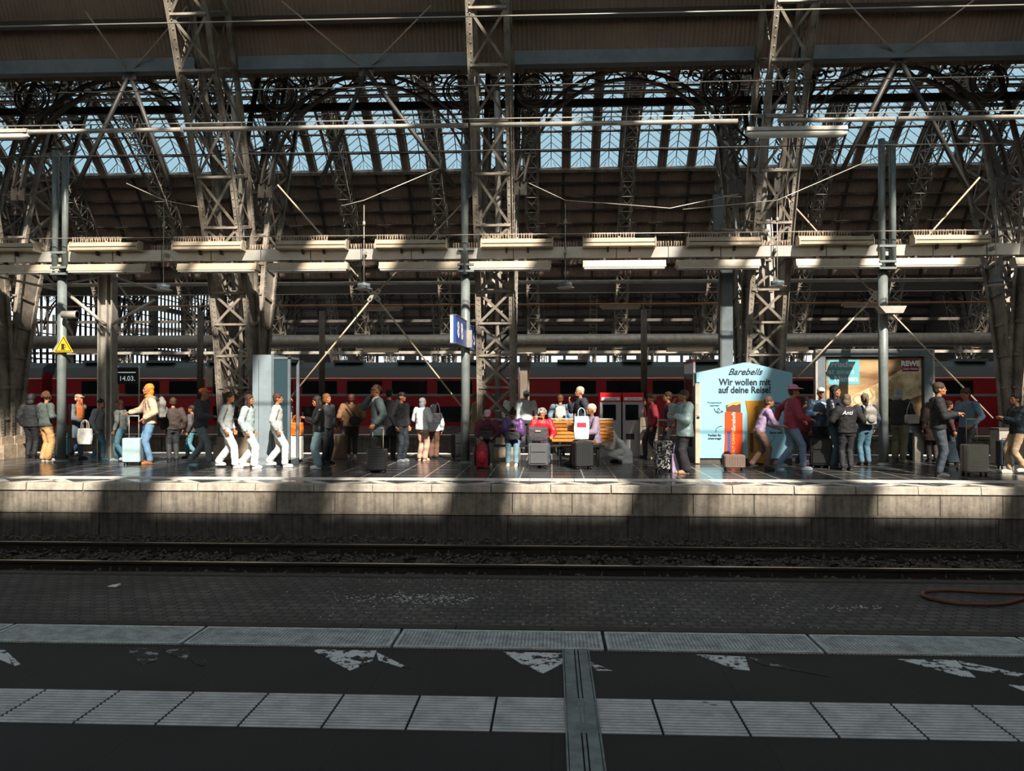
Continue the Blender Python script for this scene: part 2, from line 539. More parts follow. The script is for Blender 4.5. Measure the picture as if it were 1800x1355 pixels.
tag(fk.build('droppings', mat('dropping_white','#c4c5c2',0.9)), 'white droppings scattered on the dark paving between the tracks', 'droppings', kind='stuff')
p = gz(200,1030,ZP)
tag(MB().add([(p.x-.07,p.y-.03,ZP+.003),(p.x+.05,p.y-.05,ZP+.003),(p.x+.07,p.y+.04,ZP+.03),(p.x-.05,p.y+.05,ZP+.004),(p.x-.07,p.y-.03,ZP),(p.x+.05,p.y-.05,ZP),(p.x+.07,p.y+.04,ZP),(p.x-.05,p.y+.05,ZP)],
   [(0,1,2,3),(7,6,5,4),(0,4,5,1),(1,5,6,2),(2,6,7,3),(3,7,4,0)]).build('paper_scrap', M['white']), 'small white paper scrap on the dark paving at left', 'paper')
# hose lying on the paving
hp = [(1830,1052),(1800,1056),(1770,1064),(1730,1066),(1680,1064),(1640,1057),(1622,1049),(1630,1043),(1670,1041),(1730,1044),(1800,1046),(1840,1047)]
pts = [gz(a,b_,ZP)+Vector((0,0,.025)) for a,b_ in hp]
def smooth_pts(pts, n=5, closed=False):
    out = []
    m = len(pts)
    for i in range(m if closed else m-1):
        p0 = pts[(i-1) % m] if (closed or i > 0) else pts[i]
        p1, p2 = pts[i], pts[(i+1) % m]
        p3 = pts[(i+2) % m] if (closed or i+2 < m) else p2
        for k in range(n):
            t = k/n
            out.append(0.5*((2*p1)+(p2-p0)*t+(2*p0-5*p1+4*p2-p3)*t*t+(3*p1-p0-3*p2+p3)*t**3))
    if not closed: out.append(pts[-1])
    return out
tag(MB().tube(smooth_pts(pts,5), .022, 8).build('hose', mat('hose_rubber','#5a2f22',0.5)), 'reddish brown hose lying in a loop on the paving at right', 'hose')

# --- ballast
bal = MB()
random.seed(3)
def stone(x, y, z, s):
    vs = []
    for dx,dy,dz in ((1,0,0),(-1,0,0),(0,1,0),(0,-1,0),(0,0,1),(0,0,-1)):
        k = s*random.uniform(.55,1.25)
        vs.append((x+dx*k+random.uniform(-.3,.3)*s, y+dy*k+random.uniform(-.3,.3)*s, z+dz*k*.8))
    bal.add(vs, [(0,2,4),(2,1,4),(1,3,4),(3,0,4),(2,0,5),(1,2,5),(3,1,5),(0,3,5)])
for i in range(9000):
    x = random.uniform(-11.5,10.5); y = random.uniform(11.36,14.96)
    stone(x, y, -1.0+random.uniform(-.015,.03)+(0.06 if y > 14.2 else 0), random.uniform(.02,.045))
M['ballast'] = mat('ballast_stone','#4a4541',0.85,0,0.45,9)
tag(bal.build('ballast', M['ballast']), 'dark crushed stone ballast around the rails', 'ballast', kind='stuff')
struct('ballast_bed', MB().box((-30,11.33,-1.12),(30,15.2,-1.02)), M['far_ground'])
struct('near_ballast_bed', MB().box((-30,5.7,-1.12),(30,8.7,-1.05)), M['far_ground'])

# --- rails, sleepers
Y1, Y2 = 13.75, 12.22
railprof = [(-.07,0),(.07,0),(.07,.012),(.012,.03),(.01,.11),(.036,.122),(.036,.15),(.03,.158),(-.03,.158),(-.036,.15),(-.036,.122),(-.01,.11),(-.012,.03),(-.07,.012)]
def rail(y, label, ztop=ZR):
    root = empty('rail', (0,y,ztop-.158), 0, label, 'rail', 'rails of the track below the far platform')
    MB().prism(railprof, 'x', -30, 30).build('rail_profile', mat('rusty_rail','#1a1513',0.55,0.2,0.3,6), root)
    MB().box((-30,-.027,.1575),(30,.027,.1605)).build('running_surface', mat('polished_steel','#b9aea0',0.28,0.9), root)['label'] = 'bright polished rail head'
    return root
rail(Y1, 'farther steel rail with bright polished head, next to the platform wall')
rail(Y2, 'nearer steel rail with bright polished head, next to the paving')
M['sleeper'] = mat('sleeper_concrete','#3c3936',0.85,0,0.35,6,0.3,30)
M['rust'] = mat('rusty_iron','#3a2e27',0.65,0.3,0.3,20)
sl = empty('railway_sleeper', (0,0,0), 0, 'dark concrete sleeper lying under the two rails', 'sleeper', 'sleepers of the track below the far platform')
MB().prism([(-.13,-.09),(.13,-.09),(.11,.02),(-.11,.02)], 'y', -1.2, 1.2).build('sleeper_body', M['sleeper'], sl)
for yy in ((Y1-Y2)/2, -(Y1-Y2)/2):
    cl = MB().box((-.1,yy-.17,.02),(.1,yy+.17,.032))
    for s_ in (-1,1):
        cl.box((-.055,yy+s_*.11-.03,.03),(.055,yy+s_*.11+.03,.06)).lathe([(.02,0),(.02,.05),(.012,.055),(.012,.08)], (0,yy+s_*.11,.05), 6)
    cl.build('rail_clip', M['rust'], sl)
for i in range(-18, 18):
    place(sl, i > -18, (0.6*i+.12, (Y1+Y2)/2, ZR-.158-.032))
    # a near track hidden below the platform edge keeps only its rails

# --- far platform: floor, coping, wall
FE = 14.98
FB = 23.0
struct('platform_floor', MB().box((-40,FE+.165,-.12),(40,FB,0)), M['tile'])
def wall_mat(name, c, d, streak):
    m, t, b = new_mat(name)
    co = t.nodes.new('ShaderNodeTexCoord')
    n = t.nodes.new('ShaderNodeTexNoise'); n.inputs['Scale'].default_value = 5; n.inputs['Detail'].default_value = 8; n.inputs['Roughness'].default_value = .7
    t.links.new(co.outputs['Object'], n.inputs['Vector'])
    mp = t.nodes.new('ShaderNodeMapping'); mp.inputs['Scale'].default_value = (12,1,0.8)
    t.links.new(co.outputs['Object'], mp.inputs[0])
    n2 = t.nodes.new('ShaderNodeTexNoise'); n2.inputs['Scale'].default_value = 1.4; n2.inputs['Detail'].default_value = 5
    t.links.new(mp.outputs[0], n2.inputs['Vector'])
    r = t.nodes.new('ShaderNodeValToRGB')
    r.color_ramp.elements[0].position = 0.3; r.color_ramp.elements[0].color = (*lin(d), 1)
    r.color_ramp.elements[1].position = 0.6; r.color_ramp.elements[1].color = (*lin(c), 1)
    t.links.new(n.outputs['Fac'], r.inputs[0])
    r2 = t.nodes.new('ShaderNodeValToRGB')
    r2.color_ramp.elements[0].position = 0.36; r2.color_ramp.elements[0].color = (1-streak,)*3+(1,)
    r2.color_ramp.elements[1].position = 0.58; r2.color_ramp.elements[1].color = (1,1,1,1)
    t.links.new(n2.outputs['Fac'], r2.inputs[0])
    mx = t.nodes.new('ShaderNodeMix'); mx.data_type = 'RGBA'; mx.blend_type = 'MULTIPLY'; mx.inputs['Factor'].default_value = 1
    t.links.new(r.outputs[0], mx.inputs['A']); t.links.new(r2.outputs[0], mx.inputs['B'])
    t.links.new(mx.outputs['Result'], b.inputs['Base Color'])
    b.inputs['Roughness'].default_value = 0.85
    bp = t.nodes.new('ShaderNodeBump'); bp.inputs['Strength'].default_value = 0.35; bp.inputs['Distance'].default_value = 0.01
    t.links.new(n.outputs['Fac'], bp.inputs['Height']); t.links.new(bp.outputs[0], b.inputs['Normal'])
    return m
M['coping'] = wall_mat('coping_concrete', '#b0a99d', '#8a8379', .15)
M['wallup'] = wall_mat('upper_wall_concrete', '#8a8276', '#625b52', .35)
M['wallow'] = wall_mat('lower_wall_concrete', '#54504b', '#33302d', .5)
bw = 1.065
cp = MB(); wu = MB(); wl = MB()
for i in range(-20, 21):
    a = -0.02+bw*i
    g = random.uniform(.004,.014)
    cp.prism([(FE-.0,-.125),(FE+.01,-.012),(FE+.022,0.006),(FE+.17,0.006),(FE+.17,-.125)], 'x', a+g, a+bw-g)
    a2 = a+.38
    wu.box((a2+.006,FE+.03,-.50),(a2+bw-.006,FE+.3,-.125))
    a3 = a+.3
    wl.box((a3+.005,FE-.02+.04,-1.1),(a3+bw-.005,FE+.3,-.53))
struct('platform_coping', cp, M['coping'])
struct('wall_front', wu, M['wallup'])
struct('wall_front_lower', wl, M['wallow'])
struct('wall_core', MB().box((-40,FE+.08,-1.12),(40,FB-.02,-.125)), mat('joint_dark','#151413',0.9))
struct('wall_ledge', MB().box((-40,FE-.0,-.53),(40,FE+.1,-.50)), M['wallup'])
# white guide strips and worn hatch along the far platform edge
M['fwhite'] = worn_paint('far_white_strip', '#cfcbc2', '#5a5856', 0.34, 6)
gs = MB()
for i in range(-60, 60):
    a = .42*i
    gs.box((a+.005,15.78,0.0),(a+.415,16.2,.006))
struct('guide_strip', gs, M['fwhite'])
hz = MB()
for i in range(-16, 17):
    a = 1.2*i+.5
    hz.prism([(a,15.17),(a+.28,15.17),(a-.30,15.78),(a-.62,15.78)], 'z', 0, .004)
    hz.prism([(a+.3,15.17),(a+.62,15.17),(a+1.02,15.5),(a+.86,15.56)], 'z', 0, .004)
struct('edge_hatching', hz, worn_paint('far_hatch_paint','#c2beb6','#2c2d2f',0.36,5))
# white tile joint arcs: curved floor inlays near the bench
# far edge line of the platform
struct('rear_edge_strip', MB().box((-40,FB-.35,0),(40,FB-.05,.008)), M['fwhite'])

# --- second platform beyond two tracks
PB0, PB1 = 33.0, 42.5
struct('second_platform_floor', MB().box((XL,PB0,-.1),(XR,PB1,0)), M['tile'])
p2 = MB()
for i in range(-40,32): p2.box((1.3*i+.02,PB0+.03,-1.1),(1.3*i+1.28,PB0+.3,-.14)).box((1.3*i+.01,PB0-.03,-.13),(1.3*i+1.29,PB0+.3,.0))
struct('second_platform_wall', p2, M['wallup'])
struct('second_platform_edge', MB().box((XL,PB0,0.0),(XR,PB0+.35,.008)), M['fwhite'])
struct('third_platform_floor', MB().box((XL,50,-1.1),(XR,75,0)), M['tile'])
for y in (24.7,26.2,29.3,30.8):
    r_ = MB().prism(railprof, 'x', -45, 40).build('rail', M['rust'], None, (0,y,-1.0))
    tag(r_, {24.7:'first rail behind the crowded platform',26.2:'second rail behind the crowded platform',29.3:'third rail behind the crowded platform',30.8:'fourth rail behind the crowded platform'}[y], 'rail', 'rails behind the crowded platform')

# ================================================================== ARCHED HALLS
S = 6.46
X0 = -1.36
RR = 21.5
HC = [-0.5, 42.5, 85.5, 128.5]       # hall centre lines (y); each hall springs at +-21.5
ZC = 1.0
def pol(c, a, r=RR):
    return Vector((0, c+r*math.cos(a), ZC+r*math.sin(a)))
def depth_at(z):
    return 0.42+0.85*min(1, max(0, z)/8.0)

def make_rib(c, full=True, a0=0.0, a1=PI):
    """one riveted lattice arch; angles measured from the +y springing"""
    HW = .40
    angs = [a0]
    a = a0
    while a < a1-1e-6:
        z = ZC+RR*math.sin(a)
        st = (0.80 if z < 5.6 else 1.22)/RR
        a = min(a+st, a1); angs.append(a)
    outer = [pol(c,a) for a in angs]
    inner = [pol(c,a,RR-depth_at(RR*math.sin(a))) for a in angs]
    # straight feet down to the platform
    outer.insert(0, Vector((0,outer[0].y,0.55))); inner.insert(0, Vector((0,inner[0].y,0.55)))
    if a1 > PI-.01:
        outer.append(Vector((0,outer[-1].y,0.55))); inner.append(Vector((0,inner[-1].y,0.55)))
    parts = []
    for line in (outer, inner):
        for sx_ in (-1,1):
            m_ = MB()
            X = Vector((sx_*HW,0,0))
            for p,q in zip(line,line[1:]):
                # angle section: two flanges
                d = (q-p).normalized(); nrm = Vector((0,-d.z,d.y))
                m_.bar(p+X, q+X, .13, .02, up=nrm)
                m_.bar(p+X+Vector((sx_*.055,0,0)), q+X+Vector((sx_*.055,0,0)), .02, .13, up=nrm)
            parts.append(m_)
    lac = MB(); 
    n_ = len(outer)
    for i in range(n_-1):
        for line in (outer, inner):
            p, q = line[i], line[i+1]
            l, r_ = Vector((-HW,0,0)), Vector((HW,0,0))
            if line is inner: lac.bar(p+l, q+r_, .06, .014, up=(0,1,0.3)); lac.bar(p+r_, q+l, .06, .014, up=(0,1,0.3))
            lac.bar(q+l, q+r_, .09, .05)
        for sx_ in (-1,1):
            X = Vector((sx_*HW,0,0))
            if min(outer[i].z, outer[i+1].z) > 5.0:
                lac.bar(outer[i]+X, inner[i+1]+X, .014, .06); lac.bar(inner[i]+X, outer[i+1]+X, .014, .06)
            lac.bar(outer[i+1]+X, inner[i+1]+X, .05, .07)
    web = []
    for side in (-1, 1):
        m_ = MB()
        for i in range(n_-1):
            if max(outer[i].z, outer[i+1].z) <= 5.75 and (i < n_/2):
                x = side*(HW-.01)
                a_, b_, c_, d_ = outer[i], outer[i+1], inner[i+1], inner[i]
                m_.add([(x,p.y,p.z) for p in (a_,b_,c_,d_)]+[(x-side*.014,p.y,p.z) for p in (a_,b_,c_,d_)], [(0,1,2,3),(7,6,5,4),(0,4,5,1),(1,5,6,2),(2,6,7,3),(3,7,4,0)])
        web.append(m_)
    riv = MB()
    for i in range(min(n_-1, 26)):
        for line in (outer, inner):
            for sx_ in (-1,1):
                for k in range(6):
                    p = line[i].lerp(line[i+1], (k+.5)/6)
                    riv.cbox((sx_*(HW+.07), p.y, p.z), (.012,.03,.03))
                    if line is inner:
                        s_ = 1 if p.y > c else -1
                        riv.cbox((sx_*(HW-.02), p.y-s_*.018, p.z), (.026,.014,.026))
                        riv.cbox((sx_*(HW+.03), p.y-s_*.018, p.z+.03), (.026,.014,.026))
    return parts, lac, web, riv, outer, inner

def rib_thing(c, name, label, group, mname='steel', rivets=True, aa=(0,PI)):
    parts, lac, web, riv, outer, inner = make_rib(c, True, *aa)
    root = empty(name, (0,0,0), 0, label, 'steel arch', group)
    for p_ in parts: p_.build('chord', M[mname], root)
    lac.build('lacing', M[mname], root)
    for w_ in web:
        if w_.v: w_.build('web_plate', M[mname], root)
    if rivets: riv.build('rivets', M[mname], root)
    yb = outer[0].y; yi = inner[0].y
    for a_, b_ in ((20.5,20.98),(-21.98,-21.5)):
        bs = MB().box((-.56,a_,0),(.56,b_,.34)).box((-.49,a_+.03,.34),(.49,b_-.01,.55))
        bs.build('foot_stone', M['stone'], root)['label'] = 'stone foot block'
    return root

# hall A (the hall the camera stands in): arches rise from the crowded platform over the camera
ribA = rib_thing(HC[0], 'lattice_arch', '', 'lattice arches of the near hall, rising from the crowded platform', 'steel', True, (0, PI))
used = False
for n_, k in enumerate((-2,-1,0,1,2)):
    place(ribA, used, (X0+S*k,0,0), 'steel lattice arch of the near hall rising from the crowded platform, '+ORD[n_]); used = True
for k in (-4,-3,3,4):
    o = place(ribA, True, (X0+S*k,0,0), 'steel lattice arch of the near hall, %s outside the view' % {-4:'second arch left',-3:'first arch left',3:'first arch right',4:'second arch right'}[k])
# hall B: springs from the same feet, away from the camera
def mirrored(c): return c
partsB, lacB, webB, rivB, outB, inB = make_rib(HC[1])
ribB = empty('lattice_arch', (0,0,0), 0, '', 'steel arch', 'lattice arches of the middle hall')
def flip(mb, c):
    m2 = MB(); m2.v = [(x,2*c-y,z) for x,y,z in mb.v]; m2.f = [tuple(reversed(f)) for f in mb.f]; m2.sm = mb.sm; return m2
for p_ in partsB: flip(p_,HC[1]).build('chord', M['steel'], ribB)
flip(lacB,HC[1]).build('lacing', M['steel'], ribB)
for w_ in webB: flip(w_,HC[1]).build('web_plate', M['steel'], ribB)
flip(rivB,HC[1]).build('rivets', M['steel'], ribB)
for a_, b_ in ((21.02,21.5),(63.5,63.98)):
    MB().box((-.56,a_,0),(.56,b_,.34)).box((-.49,a_+.01,.34),(.49,b_-.03,.55)).build('foot_stone', M['stone'], ribB)['label'] = 'stone foot block'
used = False
for n_, k in enumerate(range(-6, 7)):
    place(ribB, used, (X0+S*k,0,0), 'steel lattice arch of the middle hall under the glazed roof, '+ORD[n_]); used = True
# halls C and D, small in the view: one mesh each
def one_mesh_rib(c):
    p_, l_, w_, r_, o_, i_ = make_rib(c)
    m_ = MB()
    for q in p_+[l_]: m_.add(q.v, q.f)
    return m_
used = False
mC = one_mesh_rib(HC[2]).mesh('far_lattice_arch', M['steel'])
for k in range(-5, 7):
    o = bpy.data.objects.new('lattice_arch', mC); C.objects.link(o); o.location = (X0+S*k,0,0)
    tag(o, 'distant steel lattice arch seen above the red train, third hall', 'steel arch', 'lattice arches of the third hall')
mD = one_mesh_rib(HC[3]).mesh('farthest_lattice_arch', M['steel'])
for k in range(-5, 7):
    o = bpy.data.objects.new('lattice_arch', mD); C.objects.link(o); o.location = (X0+S*k,0,0)
    tag(o, 'farthest steel lattice arch, barely seen above the train roof', 'steel arch', 'lattice arches of the farthest hall')

dpi = MB().tube([(0,20.82,.3),(0,20.82,5.2),(0.02,20.6,7.2),(0.02,20.1,8.9)], .075, 10)
for z_ in (1.2,2.7,4.2,5.1): dpi.lathe([(.095,-.04),(.095,.04)], (0,20.82,z_), 10)
dme = dpi.mesh('drain_pipe', M['galv'])
for n_, k in enumerate((-2,-1,0,1,2)):
    o = bpy.data.objects.new('drain_pipe', dme); C.objects.link(o); o.location = (X0+S*k+.03,0,0)
    tag(o, 'pale drain pipe running up inside the near lattice column, '+ORD[n_], 'pipe', 'drain pipes inside the columns')
# --- roof sheeting
def sheet(c, a0, a1, x0, x1, r, n_, th=.05, pitch=None, amp=.02):
    m_ = MB()
    na = n_
    if pitch:
        nx = int((x1-x0)/(pitch/4))
        xs = [x0+(x1-x0)*i/nx for i in range(nx+1)]
        off = [amp*math.sin(2*PI*(x-x0)/pitch) for x in xs]
    else:
        xs = [x0, x1]; off = [0,0]
    nx = len(xs)
    vs = []
    for i in range(na+1):
        a = a0+(a1-a0)*i/na
        for x, o_ in zip(xs, off):
            p = pol(c, a, r+o_); vs.append((x,p.y,p.z))
    for i in range(na+1):
        a = a0+(a1-a0)*i/na
        for x, o_ in zip(xs, off):
            p = pol(c, a, r+th+o_); vs.append((x,p.y,p.z))
    fs = []
    N = nx*(na+1)
    for i in range(na):
        for j in range(nx-1):
            q = i*nx+j
            fs.append((q,q+1,q+nx+1,q+nx)); fs.append((q+N,q+nx+N,q+nx+1+N,q+1+N))
    m_.add(vs, fs, bool(pitch))
    return m_
def corr_mat(name, col, scale):
    m, t, b = new_mat(name)
    b.inputs['Base Color'].default_value = (*lin(col),1); b.inputs['Roughness'].default_value = .65
    co = t.nodes.new('ShaderNodeTexCoord')
    wv = t.nodes.new('ShaderNodeTexWave'); wv.bands_direction = 'X'; wv.inputs['Scale'].default_value = scale
    t.links.new(co.outputs['Object'], wv.inputs['Vector'])
    bp = t.nodes.new('ShaderNodeBump'); bp.inputs['Strength'].default_value = 1; bp.inputs['Distance'].default_value = 0.05
    t.links.new(wv.outputs['Fac'], bp.inputs['Height']); t.links.new(bp.outputs[0], b.inputs['Normal'])
    n = t.nodes.new('ShaderNodeTexNoise'); n.inputs['Scale'].default_value = .5; n.inputs['Detail'].default_value = 5
    t.links.new(co.outputs['Object'], n.inputs['Vector'])
    r = t.nodes.new('ShaderNodeValToRGB')
    r.color_ramp.elements[0].position = .3; r.color_ramp.elements[0].color = (*[c*.7 for c in lin(col)],1)
    r.color_ramp.elements[1].position = .7; r.color_ramp.elements[1].color = (*[c*1.2 for c in lin(col)],1)
    t.links.new(n.outputs['Fac'], r.inputs[0]); t.links.new(r.outputs[0], b.inputs['Base Color'])
    return m
M['corrB'] = corr_mat('corrugated_roof', '#a48d80', 2.6)
RO = RR+.32
A0, A1 = R(78), R(114.0)  # ends of the unseen roof opening, set to bound the sunlit zone
d2 = R
# hall A
struct('ceiling_near_lower', sheet(HC[0], R(22.0), R(46), -19, 19, RO, 16, .01, .105, .028), mat('near_corrugated','#8d7a6a',0.6,0,.15,.7))
struct('ceiling_near_upper', sheet(HC[0], R(46), A0, XL, XR, RO, 8), M['roof'])
struct('ceiling_near_back', sheet(HC[0], A1, R(125), XL, XR, RO, 6), M['roof'])
struct('ceiling_near_fill', sheet(HC[0], R(125), R(158), XL, XR, RO, 8), M['milky'])  # unseen sheet added behind the camera, fills the columns with frontal light
struct('ceiling_near_rear', sheet(HC[0], R(158), R(179), XL, XR, RO, 8), M['roof'])
def bands(c, a0, a1, widths, name, m_, kr):
    """widths: list of (offset, width) of opaque bands within one bay"""
    mb = MB()
    for k in kr:
        for off, wd in widths:
            x = X0+S*k+off
            s_ = sheet(c, a0, a1, x, x+wd, RO, 10)
            mb.add(s_.v, s_.f)
    struct(name, mb, m_)
bands(HC[0], A0, A1, [(-.55,1.15),(2.68,1.15)], 'ceiling_near_sun_mask', M['roof'], range(-8,8))  # unseen bands, spaced to break the sun into patches on the platform wall
# hall B
AB0, AB1 = R(47), R(72)
struct('ceiling_mid_lower', sheet(HC[1], R(23.5), AB0, XL, XR, RO, 14), M['corrB'])
struct('ceiling_mid_front', sheet(HC[1], AB1, R(80), XL, XR, RO, 4), M['milky'])  # unseen part, made translucent to brighten the middle hall
bands(HC[1], R(80), R(99), [(-.62,1.1),(1.7,.7),(3.6,.8)], 'ceiling_mid_crown', M['milky'], range(-8,8))  # unseen, gaps shaped to let sun stripes reach the far columns
bands(HC[1], AB0, AB1, [(-.62,1.24),(2.035,.62),(3.99,.62)], 'ceiling_mid_bands', M['corrB'], range(-8,8))
struct('ceiling_mid_back', sheet(HC[1], R(99), R(140), XL, XR, RO, 10), M['milky'])  # unseen part, made translucent to spread light inside the hall
struct('ceiling_mid_rear', sheet(HC[1], R(140), R(152.5), XL, XR, RO, 4), M['corrB'])
# halls C, D
for hi, nm in ((2,'third'),(3,'fourth')):  # milky parts are unseen, added to brighten; crown gap lets sun in
    struct('ceiling_%s_lower' % nm, sheet(HC[hi], R(22), R(52), -38, XR, RO, 10), M['roofgrey'])
    struct('ceiling_%s_front' % nm, sheet(HC[hi], R(52), R(82), -38, XR, RO, 6), M['milky'])
    struct('ceiling_%s_crown' % nm, sheet(HC[hi], R(97), R(135), -38, XR, RO, 8), M['milky'])
    struct('ceiling_%s_back' % nm, sheet(HC[hi], R(135), R(152.5), -38, XR, RO, 8), M['roofgrey'])
# valleys
for i, yv in enumerate((21.0, 64.0, 107.0)):
    vm = MB(); XL_ = XL if i < 2 else -38
    ya, za = yv-1.15, 9.36
    yb, zb = yv+2.45, 11.15
    vm.add([(XL_,ya,za),(XR,ya,za),(XR,yb,zb),(XL_,yb,zb),(XL_,ya,za+.1),(XR,ya,za+.1),(XR,yb,zb+.1),(XL_,yb,zb+.1)], [(0,3,2,1),(4,5,6,7),(0,1,5,4),(1,2,6,5),(2,3,7,6),(3,0,4,7)])
    struct('valley_gutter', vm, M['purlin'])
# eave box and purlins of hall A
ev = Vector((0, 19.33, 9.35))
for k in range(-4, 5):
    x = X0+S*k
    mb = MB().box((x+.52,ev.y-.10,ev.z-.15),(x+S-.52,ev.y+.10,ev.z+.15)).box((x+.52,ev.y-.14,ev.z-.18),(x+S-.52,ev.y+.14,ev.z-.15))
    struct('trim_2', mb, M['steel_blue'])
def purlin(c, adeg, w_=.16, h_=.2, m_='purlin', r=RR+.18, x0=XL, x1=XR, name='purlin'):
    p = pol(c, R(adeg), r)
    mb = MB().bar((x0,p.y,p.z),(x1,p.y,p.z), w_, h_, up=(0,math.cos(R(adeg)),math.sin(R(adeg))))
    struct(name, mb, M[m_])
for a in (25.3, 29.5, 34, 38.5, 43): purlin(HC[0], a, .2, .16)
a = 25
while a < 46.5: purlin(HC[1], a, .13, .14); a += 2.75
for a in (47.0,): purlin(HC[1], a, .22, .3, 'steel')
for a in (51, 55, 59, 63, 67, 71): purlin(HC[1], a, .10, .12, 'steel_dark')
for hi in (2,3):
    a = 25
    while a < 40: purlin(HC[hi], a, .16, .16, x0=-38); a += 3.2
# rafters of hall B (two between each pair of arches)
rfm = MB()
pp = [pol(HC[1], R(23.5+23.5*i/6), RR+.22) for i in range(7)]
for p,q in zip(pp,pp[1:]): rfm.bar(p,q,.12,.16,up=(1,0,0))
rme = rfm.mesh('rafter', M['purlin'])
for k in range(-6,7):
    for f in (S/3,2*S/3):
        o = bpy.data.objects.new('rafter', rme); C.objects.link(o); o.location = (X0+S*k+f,0,0); tag(o, kind='structure')
pp = [pol(HC[2], R(23+20*i/5), RR+.22) for i in range(6)]
rfm = MB()
for p,q in zip(pp,pp[1:]): rfm.bar(p,q,.14,.16,up=(1,0,0))
rme = rfm.mesh('rafter', M['purlin'])
for k in range(-5,7):
    for f in (S/3,2*S/3):
        o = bpy.data.objects.new('rafter', rme); C.objects.link(o); o.location = (X0+S*k+f,0,0); tag(o, kind='structure')

# --- ridge skylights of hall B
SW = 1.42
sky = empty('skylight', (0,0,0), 0, '', 'skylight', 'ridge skylights of the middle hall roof')
a0, a1 = AB0+R(.15), AB1
gl = MB(); bars = MB(); frm = MB()
NS = 10
rise = .5
hip = R(1.3)
def sp(a, x, r): 
    p = pol(HC[1], a, r); return Vector((x,p.y,p.z))
angs = [a0+(a1-a0)*i/NS for i in range(NS+1)]
E0 = RO+.02
for i in range(NS):
    p, q = angs[i], angs[i+1]
    r0 = E0+rise*(0 if i == 0 else 1); r1 = E0+rise
    for s_ in (-1,1):
        A_, B_ = sp(p, s_*SW/2, E0), sp(q, s_*SW/2, E0)
        C_, D_ = sp(q, 0, r1), sp(p if i else a0+hip, 0, E0+rise)
        gl.add([A_,B_,C_,D_], [(0,1,2,3) if s_ > 0 else (3,2,1,0)])
A_, B_, C_ = sp(a0,-SW/2,E0), sp(a0,SW/2,E0), sp(a0+hip,0,E0+rise)
gl.add([A_,B_,C_], [(0,1,2)])
gl.build('glass', M['skyglass'], sky)
nb_ = 15
for i in range(nb_):
    a = a0+hip+(a1-a0-hip)*i/nb_
    for s_ in (-1,1):
        p = sp(a-R(.9) if i else a0, s_*SW/2, E0+.01)
        bars.bar(p, sp(a,0,E0+rise+.0), .04, .04)
for s_ in (-.25,.0,.25): bars.bar(sp(a0,s_*SW,E0), sp(a0+hip*(1-abs(s_)*2),s_*.0+s_*SW*.5,E0+rise*(1-abs(s_)*1.6)), .03,.03)
for i in range(NS): bars.bar(sp(angs[i] if i else a0+hip,0,E0+rise+.02), sp(angs[i+1],0,E0+rise+.02), .06, .07)
bars.build('glazing_bars', M['steel_dark'], sky)
for i in range(NS):
    for s_ in (-1,1): frm.bar(sp(angs[i],s_*(SW/2+.03),E0-.03), sp(angs[i+1],s_*(SW/2+.03),E0-.03), .08, .16)
frm.bar(sp(a0,-SW/2,E0),sp(a0,SW/2,E0),.08,.1)
frm.build('frame', M['galv'], sky)
used = False
sko = [.62+.705, 2.655+.668, 4.61+.62]
n_ = 0
NUM = ['first','second','third']
kn = {k: w_ for k, w_ in zip(range(-5,6), ('far left','sixth-leftmost','fifth-leftmost','fourth-leftmost','third-leftmost','centre left','centre right','right of centre','third-rightmost','second-rightmost','far right'))}
for k in range(-6,6):
    for j, off in enumerate(sko):
        place(sky, used, (X0+S*k+off,0,0), 'glazed ridge skylight, %s strip of the roof bay %s' % (NUM[j], ORD[k+6])); used = True

# --- glazed gable walls of the far halls, on the left
M['mull'] = mat('mullion','#33302c',0.6)
mb = MB()
GX = -38.0
def gtop(y): return ZC+math.sqrt(max(0.01, (RR-.4)**2-(y-HC[2])**2))
y = 64.6
while y < 106.6:
    mb.box((GX-.08,y-.055,1.2),(GX+.08,y+.055,gtop(y))); y += .78
z = 1.4
while z < 22:
    h_ = math.sqrt(max(0, (RR-.4)**2-(z-ZC)**2))
    mb.box((GX-.05,HC[2]-h_,z-.045),(GX+.05,HC[2]+h_,z+.045)); z += .95
for f in (-14,-7,0,7,14):
    mb.box((GX-.3,HC[2]+f-.28,-1),(GX+.3,HC[2]+f+.28,gtop(HC[2]+f)))
mb.box((GX-.3,65,5.3),(GX+.3,106,5.9)).box((GX-.3,66,9.7),(GX+.3,105,10.1))
pts = [pol(HC[2], R(a_), RR-.2) for a_ in range(0,181,6)]
for p,q in zip(pts,pts[1:]): mb.bar((GX,p.y,p.z),(GX,q.y,q.z), .5, .5, up=(1,0,0))
struct('window_1', mb, M['mull'])
mb = MB()
y = 36.0
while y < 63.4:
    mb.box((GX-.08,y-.05,1.2),(GX+.08,y+.05,ZC+math.sqrt(max(.01,(RR-.4)**2-(y-HC[1])**2)))); y += .78
z = 1.4
while z < 20:
    mb.box((GX-.05,36,z-.045),(GX+.05,HC[1]+math.sqrt(max(0,(RR-.4)**2-(z-ZC)**2)),z+.045)); z += .95
mb.box((GX-.3,36,5.3),(GX+.3,63,5.9)).box((GX-.4,63.4,-1),(GX+.4,64.5,11))
struct('window_2', mb, M['mull'])
struct('wall_left', MB().box((GX-.3,64,-1.1),(GX-.05,150,1.2)), M['far_ground'])
struct('wall_left_far', MB().box((GX-.3,107,1.2),(GX-.05,150,24)), M['far_ground'])
struct('wall_left_near', MB().box((-55.6,-24,-1.1),(-55.2,60,26)), M['far_ground'])
struct('wall_right', MB().box((45.6,-24,-1.1),(46,150,26)), M['far_ground'])
